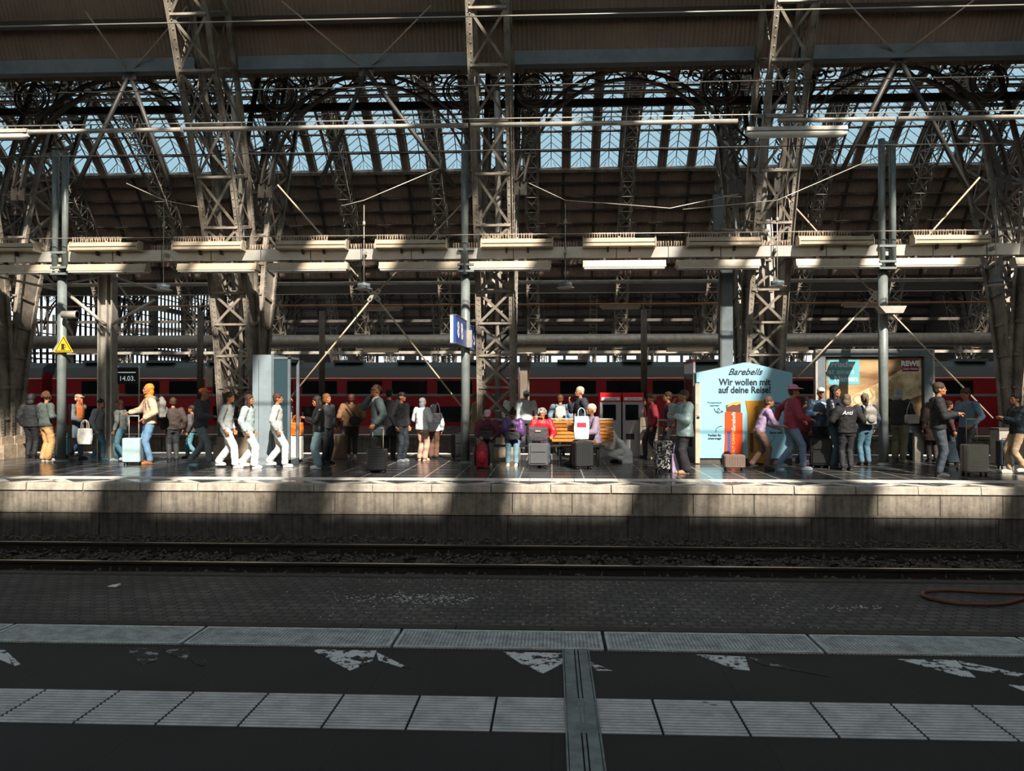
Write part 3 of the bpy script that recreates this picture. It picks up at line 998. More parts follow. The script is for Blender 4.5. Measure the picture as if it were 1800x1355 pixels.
# back wall with a band of bright windows
bwm = MB().box((-38,150.7,-1.1),(46,151.1,5.6)).box((-38,150.7,8.4),(46,151.1,24))
x = -37
i = 0
while x < 46:
    bwm.box((x,150.7,5.6),(x+(.5 if i % 4 else 2.2),151.1,8.4)); x += 2.6; i += 1
struct('wall_back', bwm, mat('far_masonry','#6a5f55',0.85,0,.2,.6))
struct('wall_behind', MB().box((XL,-22.5,-1.1),(XR,-22.2,9)), M['far_ground'])

# --- spandrel arches between the columns (along the platform)
def spandrel():
    root = empty('spandrel_arch', (0,0,0), 0, '', 'arch', '')
    x0, x1 = .45, S-.45
    xm, hw = (x0+x1)/2, (x1-x0)/2
    zs, zt = 6.6, 9.7
    def curve(dz, dx=0): return [Vector((xm-(hw-dx)*math.cos(t), 0, zs+(zt-zs+dz)*math.sin(t))) for t in [PI*i/28 for i in range(29)]]
    o_ = curve(.0); i_ = curve(-.24, .2)
    m1 = MB(); m2 = MB(); lc = MB()
    for p,q in zip(o_,o_[1:]): m1.bar(p,q,.16,.05,up=(0,0,1))
    for p,q in zip(i_,i_[1:]): m2.bar(p,q,.16,.05,up=(0,0,1))
    for k in range(28):
        if k % 2: lc.bar(o_[k], i_[k+1], .04,.03)
        else: lc.bar(i_[k], o_[k+1], .04,.03)
    m1.build('rim', M['steel_dark'], root); m2.build('rim', M['steel_dark'], root); lc.build('lacing', M['steel_dark'], root)
    for s_ in (-1,1):
        cx_ = xm+s_*(hw-.46); cz = 9.25
        rg = MB()
        for rad, tt in ((.45,.032),(.37,.018),(.32,.026)):
            rg.tube([(cx_+rad*math.cos(2*PI*k/26),0,cz+rad*math.sin(2*PI*k/26)) for k in range(26)], tt, 5, closed=True)
        rg.build('scroll_ring', M['steel_dark'], root)
        sw_ = MB()
        for (ox,oz,sg,ph) in ((-.11,.09,1,0),(.12,-.07,-1,1.5),(.07,.14,1,3),(-.08,-.14,-1,4.4)):
            pts = []
            for k in range(22):
                t = k/21
                rad = .02+.13*t; an = ph+sg*t*4*PI*.9
                pts.append((cx_+ox+rad*math.cos(an),0,cz+oz+rad*math.sin(an)))
            sw_.tube(pts, .014, 4)
        # leaf flourishes to the arch
        for dx_, dz_ in ((-.62*s_,.25),(-.85*s_,.33),(.1*s_,-.62),(.22*s_,-.95),(.30*s_,-1.35),(.36*s_,-1.8)):
            pts = []
            for k in range(14):
                t = k/13; rad = .02+.17*t; an = t*3*PI*s_
                pts.append((cx_+dx_+rad*math.cos(an),0,cz+dz_+rad*math.sin(an)))
            sw_.tube(pts, .022, 4)
        sw_.tube([(cx_-.85*s_,0,9.58),(cx_-.62*s_,0,9.5),(cx_-.0*s_,0,9.3),(cx_+.1*s_,0,8.63),(cx_+.22*s_,0,8.3),(cx_+.30*s_,0,7.9),(cx_+.38*s_,0,7.0)], .02, 4)
        sw_.build('scrollwork', M['steel_dark'], root)
    tp = MB().box((x0-.1,-.1,9.72),(x1+.1,.1,9.9)); tp.build('top_rail', M['steel_dark'], root)
    return root
spn = spandrel()
used = False
BAYN = ['leftmost bay','second bay from the left','bay left of the middle column','bay right of the middle column','fifth bay from the left','rightmost bay']
for n_, k in enumerate(range(-3,3)):
    place(spn, used, (X0+S*k, 21.0, 0), 'dark ornamental iron arch with scroll rings between the columns, '+BAYN[n_])['group'] = 'ornamental arches between the columns'; used = True
for yy, kr in ((64.0, range(-6,6)), (107.0, range(-5,7))):
    for k in kr:
        o = place(spn, True, (X0+S*k, yy, 0), 'distant dark iron arch between far columns, above the train'); o['group'] = 'distant ornamental arches'
# deep beams and pipes behind the columns
def long_beam(name, y, z, w_, h_, m_, label, cat, x0=-34, x1=30, round_=False):
    mb = MB()
    if round_: mb.tube([(x0,y,z),(x1,y,z)], w_, 10)
    else: mb.bar((x0,y,z),(x1,y,z), w_, h_)
    return tag(mb.build(name, M[m_]), label, cat)
def zy(py, Y): return CAMZ+(692-py)*Y/FPX
# ================================================================== STATION FITTINGS
# pipes, wires and deep beams running along the halls
long_beam('cross_beam', 22.4, zy(181,22.4), .12, .2, 'darkwire', 'deep dark horizontal beam passing behind the columns in front of the roof glass', 'beam')
long_beam('conduit_pipe', 24.0, zy(152,24), .035, 0, 'galv', 'upper of two thin pipes crossing in front of the glass roof', 'pipe', round_=True)
long_beam('conduit_pipe', 24.0, zy(161,24), .04, 0, 'galv', 'lower of two thin pipes crossing in front of the glass roof', 'pipe', round_=True)
long_beam('cable_pipe', 26.0, zy(496,26), .06, 0, 'galv', 'pale horizontal pipe behind the columns, just below the luminaire row', 'pipe', round_=True)
long_beam('contact_wire', 25.4, zy(515,25.4), .012, 0, 'wire', 'thin straight overhead wire just above the orange one', 'wire', round_=True)
long_beam('contact_wire', 28, zy(535,28), .028, 0, 'orange', 'orange coppery overhead wire behind the platform', 'wire', round_=True)
long_beam('cable_duct', 51.5, zy(599,51.5), .42, 0, 'galv', 'thick grey round duct running above the red train', 'duct', -37.5, 43, round_=True)
long_beam('cross_beam', 49.5, zy(641,49.5), .3, .3, 'steel_dark', 'dark straight beam just above the red train roof', 'beam', -37.5, 43)
long_beam('cross_beam', 63.0, zy(563,63), .2, .2, 'steel_dark', 'dark far beam crossing the distant arches', 'beam', -54, 43)
long_beam('cross_beam', 62.0, zy(590,62), .16, .16, 'galv', 'pale far beam above the round duct', 'beam', -54, 43)
long_beam('cross_beam', 62.4, zy(619,62.4), .2, .2, 'galv', 'pale far beam between duct and train roof', 'beam', -54, 43)
long_beam('cross_beam', 62.0, zy(507,62), .5, .7, 'purlin', 'dark valley beam at the foot of the middle roof', 'beam', -55, 45)
long_beam('cross_beam', 105.0, zy(578,105), .5, .6, 'purlin', 'dark valley beam at the foot of the third hall roof', 'beam', -55, 45)
# overhead wires above the first track
for y, py, rr_, m_, lb in ((13.0, 262, .008, 'darkwire', 'thin dark contact wire above the first track'),
                           (13.2, 147, .010, 'darkwire', 'thin dark wire in front of the iron scrolls'),
                           (12.4, 24, .011, 'wire', 'bright thin wire along the top of the view')):
    z = zy(py, y)
    tag(MB().tube([(-12,y,z),(12,y,z)], rr_, 5).build('overhead_wire', M[m_]), lb, 'wire')
# long tube with luminaires in front of the columns
TY = 16.0
TZ = zy(217, TY)
tr = empty('lighting_tube', (0,TY,TZ), 0, 'long pale conduit tube crossing the whole view in front of the columns', 'tube')
m_ = MB()
for a, b_ in ((-14,-7.2),(-7.15,-1.6),(-1.55,3.5),(4.25,6.4),(6.45,14)): m_.tube([(a,0,0),(b_,0,0)], .045, 10)
m_.build('pipe', M['galv'], tr)
MB().tube([(-14,0,.12),(14,0,.12)], .012, 5).build('carrier_wire', M['wire'], tr)
for k in range(-10,11): MB().box((k-.012,-.012,-.05),(k+.012,.012,.13)).build('clamp', M['darkwire'], tr)
def tube_lamp(px0, px1, py, Y, label, tilt=0):
    a, b_ = at(px0,py,Y), at(px1,py,Y)
    root = empty('tube_lamp', ((a.x+b_.x)/2, Y, a.z), 0, label, 'lamp')
    hw = (b_.x-a.x)/2
    MB().prism([(-.09,.0),(.09,.0),(.06,.08),(-.06,.08)], 'x', -hw, hw).build('housing', M['galv'], root)
    MB().tube([(-hw,0,-.02),(-hw+.1,0,-.045),(hw-.1,0,-.045),(hw,0,-.02)], [.05,.075,.075,.05], 10).build('diffuser', M['lampglass'], root)
    MB().box((-hw*.6-.01,-.01,.08),(-hw*.6+.01,.01,.17)).build('bracket', M['darkwire'], root)
    MB().box((hw*.6-.01,-.01,.08),(hw*.6+.01,.01,.17)).build('bracket', M['darkwire'], root)
tube_lamp(1312, 1488, 232, TY, 'pale tube lamp hanging below the conduit tube at upper right')
tube_lamp(-60, 50, 236, TY, 'tube lamp cut by the left picture edge')
# fluorescent lamps hanging over the tracks behind
for i, (x0, x1, y) in enumerate(((226,296,541),(637,707,541),(1054,1126,538),(1480,1552,535))):
    a, b_ = at(x0,y+1,28), at(x1,y+1,28)
    root = empty('strip_light', ((a.x+b_.x)/2,28,a.z), 0, 'cream strip light over the tracks behind the columns, '+ORD[i], 'lamp', 'strip lights over the tracks behind')
    hw = (b_.x-a.x)/2
    MB().box((-hw,-.09,-.04),(hw,.09,.06)).build('housing', M['cream'], root)
    MB().tube([(-hw+.05,-.06,-.07),(hw-.05,-.06,-.07)], .03, 8).build('diffuser', M['lampglass'], root)
    MB().box((-.02,-.02,.06),(.02,.02,.2)).build('bracket', M['darkwire'], root)

# ---- the long luminaire row on three poles
BY = 19.6
BZ = CAMZ+(692-445)*BY/FPX
poles = [gz(103,812), gz(820,818), gz(1557,826)]
PXs = [at(108,600,BY).x, at(818,600,BY).x, at(1553,600,BY).x]
bm = empty('luminaire_beam', (0,BY,BZ), 0, 'long pale box beam carrying the row of luminaires across the platform', 'beam')
M['beam'] = mat('beam_aluminium', '#b9b7b1', 0.3, 0.35, 0.12, 2)
pr = [(-.12,-.13),(.12,-.13),(.12,.13),(-.12,.13)]
MB().prism(pr, 'x', -15, 13.5).build('box_profile', M['beam'], bm)
m_ = MB()
for k in range(-13,12):
    x = k*1.19+.3
    m_.box((x-.008,-.125,-.132),(x+.008,.125,.132))
m_.build('joint_seams', M['darkwire'], bm)
M['spike'] = mat('spike_plastic', '#b9a590', 0.5)
def spikes(x0, x1, z, y):
    m_ = MB(); x = x0
    while x < x1:
        for s_ in (-1,0,1):
            lean = random.uniform(-.02,.02)
            m_.bar((x,y,z),(x+lean,y+s_*.035,z+.125), .012, .012)
        x += .06
    m_.box((x0,y-.02,z-.006),(x1,y+.02,z+.004))
    return m_
lumx = [at(p,440,BY-.2).x for p in (725,)]
pitch_ = 2.385
def luminaire_up():
    root = empty('luminaire', (0,BY-.22,BZ+.2), 0, '', 'luminaire', 'upper luminaires with bird spikes along the beam')
    hw = .82
    MB().prism([(-.17,-.10),(.10,-.10),(.10,.07),(.02,.10),(-.09,.085),(-.17,-.04)], 'x', -hw, hw).build('housing', M['cream'], root)
    MB().box((-hw+.02,-.178,-.03),(hw-.02,-.165,-.015)).build('seam', M['darkwire'], root)
    for s_ in (-1,1):
        MB().prism([(-.19,-.12),(.12,-.12),(.12,.12),(-.1,.12),(-.19,0)], 'x', s_*hw-.012, s_*hw+.012).build('end_cap', M['cream'], root)
        MB().box((s_*.25-.02,.0,-.2),(s_*.25+.02,.1,-.1)).build('bracket', M['darkwire'], root)
    MB().lathe([(.02,-.01),(.02,.03),(.008,.04)], (.0,-.02,.1), 8).build('cable_gland', M['cream'], root)
    spikes(-hw+.02, hw*.45, .1, -.02).build('bird_spikes', M['spike'], root)
    return root
def luminaire_low():
    root = empty('luminaire', (0,BY-.06,BZ-.3), 0, '', 'luminaire', 'lower trough luminaires under the beam')
    hw = .95
    MB().prism([(-.16,-.06),(-.10,.10),(.13,.10),(.18,-.06)], 'x', -hw, hw).build('reflector', M['cream'], root)
    MB().prism([(-.14,-.10),(.15,-.10),(.16,-.06),(-.15,-.06)], 'x', -hw+.03, hw-.03).build('diffuser', M['lampglass'], root)
    for k in (-.45,.35):
        MB().box((k-.03,-.06,.10),(k+.03,.06,.17)).build('bracket', M['darkwire'], root)
        MB().lathe([(.018,-.02),(.018,.0)], (k+.1,-.1,-.1), 8).build('latch', M['darkwire'], root)
    return root
up, lo = luminaire_up(), luminaire_low()
ux = [at(p,433,BY-.2).x for p in (10,188,369,550,724,909,1088,1272,1466,1668,1872)]
lx = [at(p,460,BY-.1).x for p in (40,190,383,542,738,897,1097,1262,1472,1645,1858)]
for i, x in enumerate(ux):
    place(up, i > 0, (x,BY-.22,BZ+.2), 'cream luminaire with bird spikes on top of the beam, '+ORD[i])
for i, x in enumerate(lx):
    place(lo, i > 0, (x,BY-.06,BZ-.3), 'cream trough luminaire hanging under the beam, '+ORD[i])
tag(bm, group=None)
m_ = MB()
for spn_i, x in enumerate([at(p,420,BY).x for p in (290,462,640,820,995,1180,1366,1560,1750)]):
    s_ = spikes(x-.3, x+.3, BZ+.135, BY); m_ = s_
    o = m_.build('bird_spike_strip', M['spike']); tag(o, 'short strip of bird spikes on the bare beam between luminaires, '+ORD[int(round((x+13)/2.6))-1] if False else 'short strip of bird spikes on the bare beam, '+ORD[spn_i], 'bird spikes', 'bird spike strips on the beam')
# poles
PL = ['left', 'middle', 'right']
for i, x in enumerate(PXs):
    root = empty('beam_pole', (x,BY+.02,0), 0, 'round steel pole holding up the luminaire beam, '+['at the left under the yellow triangle sign','in the middle beside the bench','at the right in front of the billboard'][i], 'pole', 'poles carrying the luminaire beam')
    MB().tube([(0,0,0),(0,0,BZ-.35)], .105, 20).build('shaft', M['pole'], root)
    MB().lathe([(.17,0),(.17,.025),(.11,.03),(.11,.06)], (0,0,0), 20).build('base_flange', M['pole'], root)
    ztop = zy(255,BY)
    if i != 1:
        MB().tube([(-.08,-.16,BZ-.45),(-.08,-.16,ztop)], .075, 14).build('upper_tube', M['pole'], root)
        MB().tube([(.16,-.16,BZ-.3),(.16,-.16,ztop-.05)], .075, 14).build('upper_tube', M['pole'], root)
        MB().bar((-.08,-.16,ztop-.05),(.16,-.16,ztop-.12), .06,.05).build('top_link', M['pole'], root)
    else:
        MB().tube([(0,-.16,BZ-.5),(0,-.16,ztop)], .085, 14).build('upper_tube', M['pole'], root)
    for z in (BZ-.45, BZ-.3, BZ+.05): MB().box((-.16,-.24,z),(.22,.12,z+.05)).build('clamp', M['pole'], root)
# pigeon-like finial bird on the left pole top
px_ = at(118,248,BY-.14)
bd = empty('bird', (px_.x,BY-.14,zy(255,BY)-.02), 0, 'small bird perched on top of the left pole', 'bird')
m_ = MB()
m_.tube([(-.14,0,.0),(-.07,0,.035),(0,0,.075),(.06,0,.11),(.09,0,.15)], [.008,.022,.05,.035,.02], 8).ball((.1,0,.165),(.03,.024,.026),8,6).tube([(.12,0,.165),(.15,0,.158)],[.009,.002],5)
m_.tube([(.0,.012,.03),(.01,.012,-.01)],.005,4).tube([(.0,-.012,.03),(.01,-.012,-.01)],.005,4)
m_.build('bird_body', mat('pigeon_grey','#6b6763',0.8), bd)

# pendant loudspeaker-lamps
pd = empty('pendant_lamp', (0,0,0), 0, '', 'pendant', 'round pendants hanging below the luminaire beam')
PZ = zy(508, BY)
MB().tube([(0,0,.06),(0,0,BZ-PZ+1.1)], .011, 6).build('rod', M['galv'], pd)
MB().box((-.03,0,BZ-PZ-.04),(.03,.205,BZ-PZ+.04)).build('bracket', M['galv'], pd)
MB().lathe([(.15,.0),(.15,.11),(.06,.12),(.02,.15)], (0,0,0), 18).build('canopy', M['steel_blue'], pd)
MB().lathe([(.18,-.035),(.2,-.02),(.2,-.005),(.15,.005)], (0,0,0), 18).build('rim', M['galv'], pd)
MB().lathe([(.03,0),(.035,.05),(.03,.1)], (0,0,BZ-PZ+.62), 10).build('insulator', M['galv'], pd)
for i, p in enumerate((288,640,994,1366,1750)):
    place(pd, i > 0, (at(p,508,BY-.3).x, BY-.32, PZ), 'grey round pendant on a thin rod under the beam, '+ORD[i])
# catenary cables tying the pendants
CZ = zy(411, 19.2)
tag(MB().tube([(-15,19.2,CZ),(14,19.2,CZ)], .011, 5).build('support_wire', M['wire']), 'straight bright wire running just above the luminaires', 'wire')
M['cable'] = mat('cable_bright', '#c9c2b5', 0.35, 0.3)
def cable(name, pts, Y, r, label, cat='cable', m='cable', parent=None):
    P = [at(a,b_,Y) for a,b_ in pts]
    o = MB().tube(P, r, 6).build(name, M[m], parent)
    return tag(o, label, cat) if not parent else o
for i, (px, a, b_) in enumerate(((288,(222,322),(350,364)),(640,(775,295),(600,362)),(994,(930,322),(1056,357)),(1178,(1040,355),(1300,340)),(1366,(1560,268),(1200,368)))):
    c = (px, 352 if px != 1178 else 366)
    cable('sagging_cable', [a, c, b_], BY-.34, .010, 'bright sagging cable tied to a vertical rod above the luminaires, '+ORD[i])
# big X-shaped tie rods between columns
for i, (cx_, cy_, arms) in enumerate(((658,519,((488,325),(842,328),(508,702),(822,728))),(1538,520,((1372,336),(1722,312),(1400,665),(1745,735))))):
    ctr = at(cx_,cy_,20.35)
    root = empty('tie_rod_cross', (0,0,0), 0, ['pale X-shaped tie rods with star plate left of the middle column','pale X-shaped tie rods with star plate above the billboard'][i], 'tie rods')
    for a in arms:
        e_ = at(a[0],a[1],20.35)
        d = (e_-ctr).normalized()
        MB().tube([ctr+d*.12, e_], .021, 8).build('rod', M['cream'], root)
    m_ = MB()
    pts = []
    for k in range(8):
        an = PI/4*k+PI/8
    star = []
    for k in range(4):
        an = PI/4+PI/2*k
        for da, rad in ((-.22,.21),(.22,.21),(PI/4,.09)):
            star.append((ctr.x+rad*math.cos(an+da), ctr.z+rad*math.sin(an+da)))
    m_.prism(star, 'y', 20.31, 20.34)
    m_.build('star_plate', M['galv'], root)
    m_ = MB()
    for k in range(4):
        an = PI/4+PI/2*k
        m_.lathe([(.022,-.03),(.022,0)], (ctr.x+.12*math.cos(an),20.31,ctr.z+.12*math.sin(an)), 6, 'y')
    m_.build('bolts', M['steel_dark'], root)
# roof wind bracing crosses near the top of the view (follow hall A's arch)
for i, (cx_, cy_, arms, lb) in enumerate((
    (644,125,((495,2),(757,10),(560,330),(800,330)),'dark wind bracing cross under the roof left of the middle column'),
    (1580,100,((1488,2),(1712,0),(1480,300),(1700,330)),'dark wind bracing cross under the roof at upper right'),
    (228,130,((150,20),(330,10),(125,350),(300,330)),'dark wind bracing cross under the roof at upper left'))):
    ctr = at(cx_,cy_,19.3)
    root = empty('wind_bracing', (0,0,0), 0, lb, 'bracing')
    for k, a in enumerate(arms):
        e_ = at(a[0],a[1], 18.6 if k < 2 else 19.75)
        if k < 2: MB().tube([ctr,e_], .018, 6).build('rod', M['cream'], root)
        else: MB().tube([ctr,e_], .055, 8).build('strut', M['darkwire'], root)
    MB().box((ctr.x-.17,ctr.y-.02,ctr.z-.14),(ctr.x+.17,ctr.y+.02,ctr.z+.14)).build('gusset_plate', M['steel_dark'], root)

# steel posts with brackets (left bay and right of bench)
pA = empty('steel_post', (at(189,600,20.2).x,20.2,0), 0, 'pale flanged steel post left of the departure sign', 'post')
h_ = zy(470,20.2)
MB().box((-.16,-.02,0),(.16,.02,h_)).build('web', M['galv'], pA)
MB().box((-.18,-.14,0),(-.15,.14,h_)).build('flange', M['galv'], pA)
MB().box((.15,-.14,0),(.18,.14,h_)).build('flange', M['galv'], pA)
MB().box((.02,-.14,0),(.05,-.02,h_)).build('cable_cover', M['galv'], pA)
for a, b_, r_, sl_lb in (((114,512),(185,571),.045,'thick pale stay rod slanting down to the middle of the left steel post'),((197,570),(272,527),.04,'pale stay rod rising right from the middle of the left steel post'),((112,500),(178,486),.025,'thin pale stay rod from left pole to top of the steel post'),((200,487),(275,510),.025,'thin pale stay rod sloping right from the top of the steel post'),((200,490),(236,536),.02,'thinnest stay rod dropping steeply right from the steel post top'),((0,487),(100,509),.03,'long stay rod entering from the left picture edge to the left pole'),((62,470),(103,506),.03,'short stay rod slanting from the luminaire row to the left pole')):
    tag(MB().tube([at(*a,20.0),at(*b_,20.0)], r_, 8).build('stay_rod', M['galv']), sl_lb, 'stay rod', 'stay rods around the left steel post')
pB = empty('steel_post', (at(1277,560,20.4).x,20.4,0), 0, 'bluish grey steel post behind the light blue kiosk', 'post')
h_ = zy(466,20.4)
MB().box((-.13,-.1,0),(.13,.1,h_)).build('box_post', M['steel_blue'], pB)
MB().box((-.17,-.12,0),(-.14,.12,h_)).build('flange', M['steel_dark'], pB)

# wayfinding board "8 B" / "B 9" on the middle pole, seen edge-on
M['signblue'] = mat('sign_blue', '#27498f', 0.35)
M['signwhite'] = mat('sign_white', '#e6e8ea', 0.4, emit=0)
xp = PXs[1]
for i, (y0, y1, z0, z1, body, lb) in enumerate(((17.8,19.42,2.72,3.30,'8  B','blue platform board reading 8 B on the near side of the middle pole'),(19.76,20.62,2.70,3.24,'B 9','blue platform board reading B 9 on the far side of the middle pole'))):
    root = empty('platform_sign', (xp+[.04,.13][i]*((y0+y1)/2-19.6),(y0+y1)/2,(z0+z1)/2), [-.04,-.13][i], lb, 'sign', 'blue platform boards on the middle pole')
    hy, hz_ = (y1-y0)/2, (z1-z0)/2
    bd_ = MB().box((-.06,-hy,-hz_),(.06,hy,hz_)).build('board', M['signblue'], root)
    m_ = MB()
    m_.box((-.07,-hy-.01,-hz_-.02),(.07,hy+.01,-hz_)).box((-.07,-hy-.01,hz_),(.07,hy+.01,hz_+.02))
    m_.build('frame', M['steel_blue'], root)
    MB().box((-.065,-hy-.012,-hz_),(-.0,-hy,hz_)).build('lit_edge', mat('sign_side_lit','#c9d2dc',0.4), root)  # pale colour paints in the lit edge of the board
    text('lettering', body, M['signwhite'], bd_, (.066,-hy+[.18,.06][i],-.17), [.5,.42][i], (PI/2,0,PI/2), 0, 'LEFT', .008)
# grey box on the pole between the boards
tag(MB().cbox((xp+.09,BY-.14,2.9),(.16,.14,.40)).build('junction_box', M['galv']), 'light grey box on the middle pole between the blue boards', 'box')
# yellow warning triangle
M['yellow'] = mat('sign_yellow', '#f0b428', 0.45)
pt = at(112,609,BY-.14)
root = empty('warning_sign', (pt.x,BY-.14,pt.z), 0, 'yellow triangular warning sign with black mug symbol on the left pole', 'sign')
def tri(r, dz=0): return [(0,r+dz),(-r*.87,-r/2+dz),(r*.87,-r/2+dz)]
MB().prism(tri(.27), 'y', -.008, .004).build('yellow_rim', M['yellow'], root)
MB().prism(tri(.235), 'y', -.011, -.008).build('black_border', M['black'], root)
yf_ = MB().prism(tri(.2), 'y', -.014, -.011).build('yellow_field', M['yellow'], root)
m_ = MB().box((-.05,-.018,-.06),(.02,-.0145,.05)).box((-.065,-.018,-.08),(.05,-.0145,-.065)).box((-.06,-.018,.05),(.03,-.0145,.065))
m_.tube([(.02,-.017,.035),(.06,-.017,.03),(.065,-.017,-.02),(.02,-.017,-.03)], .007, 6)
m_.build('mug_symbol', mat('symbol_brown','#3a2410',0.5), yf_)
root = empty('warning_sign', (pt.x-.13,BY+.0,pt.z-.0), .9, 'grey back of a triangular sign behind the yellow one', 'sign')
MB().prism(tri(.26), 'y', -.006, .006).build('panel', M['galv'], root)
# camera housings / small lamps on poles
def horn(px, py, Y, label, flip=1):
    p = at(px,py,Y)
    root = empty('platform_lamp', p, 0, label, 'lamp')
    MB().prism([(-.3,.08),(.3,.08),(.22,-.08),(-.16,-.08)], 'y', -.16, .16).build('housing', M['galv'], root)
    MB().tube([(0,0,-.08),(0,0,-.2)], .06, 10).build('neck', M['galv'], root)
horn(1565,545,BY-.28,'grey wedge-shaped lamp housing on the right pole')
p = at(130,553,BY-.2)
root = empty('loudspeaker', p, 0, 'pale round horn loudspeaker beside the left pole', 'loudspeaker')
MB().tube([(-.28,0,0),(.02,0,0),(.08,0,0)], [.09,.09,.1], 14).build('horn_body', M['galv'], root)
MB().lathe([(.1,.0),(.085,.01),(.03,-.04)], (.08,0,0), 14, 'x').build('horn_mouth', M['steel_dark'], root)
# white antenna panel at upper right
p = at(1262,373,20.3)
root = empty('antenna_panel', p, .15, 'tall bluish white antenna panel fixed left of the right column', 'antenna')
MB().box((-.10,-.06,-.45),(.10,.06,.42)).build('panel', M['steel_blue'], root)
MB().tube([(.13,.05,-.6),(.13,.05,.55)], .02, 8).box((.12,.03,-.42),(.62,.07,-.38)).box((.12,.03,.38),(.62,.07,.42)).build('mast', M['galv'], root)

# ---- departure signs on the second platform
def board(px0, px1, py0, py1, Y, label):
    a, b_ = at(px0,py0,Y), at(px1,py1,Y)
    root = empty('departure_board', ((a.x+b_.x)/2,Y,(a.z+b_.z)/2), 0, label, 'sign', 'departure boards of the far platform')
    hw, hz_ = (b_.x-a.x)/2, (a.z-b_.z)/2
    MB().box((-hw,-.15,-hz_),(hw,.15,hz_)).build('housing', mat('board_navy','#131c2b',0.3), root)
    for s_ in (-1,1): MB().tube([(s_*hw*1.08,0,-(hz_+a.z-hz_)),(s_*hw*1.08,0,hz_+.1)], .035, 8).build('post', M['galv'], root)
    return root, hw, hz_
M['ledgreen'] = mat('led_yellow_green', '#a9bf3c', 0.5, emit=.35)
M['ledwhite'] = mat('led_white', '#cfe0ea', 0.5, emit=.5)
r_, hw, hz_ = board(209,243,646,675,36,'dark blue departure board reading 14.03 behind the grey coat')
text('display_text', '14.03.', M['ledwhite'], r_, (-hw*.8,-.16,-hz_*.6), .3)
MB().box((-hw*.9,-.156,hz_*.35),(hw*.9,-.15,hz_*.45)).build('display_line', M['ledwhite'], r_)
r_, hw, hz_ = board(364,406,648,680,36,'departure board with yellow green text lines beside the lattice column')
for k in range(4):
    text('display_text', ['1 ICE 12','Gleis 9','nach 14','Abfahrt'][k] if False else ['--- ----','-----','------','----'][k], M['ledgreen'], r_, (-hw*.3,-.16,hz_*(.62-.42*k)-.05), .24)
MB().box((-hw,-.17,-hz_),(-hw*.42,-.15,hz_)).build('grey_panel', M['galv'], r_)

# ---- glazed information cabinet (lift-like) left of centre
cb0 = gz(477,828)
root = empty('information_cabinet', (at(477,700,19.0).x,19.35,0), 0, 'tall bluish grey metal cabinet with a glazed right half', 'cabinet')
hC = zy(622,18.9)
MB().box((-.44,-.35,0),(.0,.35,hC)).build('metal_body', mat('cabinet_metal','#8c9ba3',0.35,0.2,.1,2), root)
MB().box((.0,-.36,0),(.06,.36,hC)).box((.38,-.36,0),(.44,-.30,hC-.06)).box((.38,.30,0),(.44,.36,hC-.06)).box((.06,-.36,hC-.1),(.44,.36,hC-.05)).box((.06,-.36,0),(.44,.36,.12)).build('frame', M['steel_blue'], root)
MB().box((.07,-.345,.12),(.38,-.335,hC-.1)).build('glass_pane', mat('reflective_glass','#32454c',0.06,0.0), root)
MB().box((-.3,-.355,.1),(-.29,-.35,hC-.1)).build('panel_seam', M['steel_dark'], root)

# ---- light blue vending kiosk
K0, K1 = gz(1222,813), gz(1393,813)
KY = 19.75
kx0, kx1 = at(1222,700,KY).x, at(1393,700,KY).x
KW = kx1-kx0
zt = zy(656,KY); za = zy(638,KY)
root = empty('vending_kiosk', (kx0,KY,0), 0, 'large light blue gabled vending machine with snack bar advert', 'vending machine')
M['kblue'] = mat('kiosk_blue', '#8cc0d2', 0.45)
M['ink'] = mat('ink', '#16162a', 0.6)
body = MB().prism([(0.02,.12),(KW,.12),(KW,zt),(KW*.55,za),(KW*.5,za),(0.02,zt)], 'y', .02, 1.45)
body.build('body', mat('kiosk_side','#6f7c86',0.4), root)
MB().prism([(0.10,.14),(KW,.14),(KW,zt-.005),(KW-.03,zt+.01),(KW*.56,za),(KW*.50,za),(0.03,zt),(.03,1.9),(.10,1.9)], 'y', 0, .02).build('advert_panel', M['kblue'], root)
adv = bpy.data.objects['advert_panel']
MB().box((0.0,-.03,.02),(.10,.03,zy(674,KY))).build('hinge_strip', M['cream'], root)
MB().box((.02,-.045,1.12),(.08,-.03,1.4)).build('lock', M['galv'], root)
MB().box((.03,-.05,1.06),(.09,-.045,1.1)).build('lock_handle', M['black'], root)
MB().box((0.02,.05,0),(KW,1.4,.12)).build('plinth', M['steel_dark'], root)
MB().box((-.02,.1,.35),(.02,1.4,2.05)).build('side_door', M['darkglass'], root)
MB().box((-.035,.08,.3),(.02,.14,2.1)).box((-.035,1.36,.3),(.02,1.42,2.1)).box((-.035,.1,.28),(.02,1.4,.36)).box((-.035,.1,2.04),(.02,1.4,2.1)).build('door_frame', M['steel_blue'], root)
MB().box((-.03,.08,2.12),(.02,1.42,2.36)).build('side_header', M['white'], root)
MB().box((-.034,.08,2.36),(.02,1.42,2.40)).build('side_header_stripe', mat('stripe_red','#9b2b2b',0.5), root)
def kx_(px): return at(px,700,KY).x-kx0
def kz_(py): return zy(py,KY)
text('lettering', 'Barebells', M['ink'], adv, (kx_(1309),-.006,kz_(659)), .21, shear=.45, align='CENTER', bold=.004)
text('lettering', 'Wir wollen mit', M['ink'], adv, (kx_(1309),-.006,kz_(677)), .215, align='CENTER', bold=.006, sx_=.88)
text('lettering', 'auf deine Reise!', M['ink'], adv, (kx_(1309),-.006,kz_(690.5)), .215, align='CENTER', bold=.006, sx_=.88)
text('small_lettering', 'Proteinreich\nnaschen!', M['ink'], adv, (kx_(1256),-.006,kz_(709)), .065, align='CENTER')
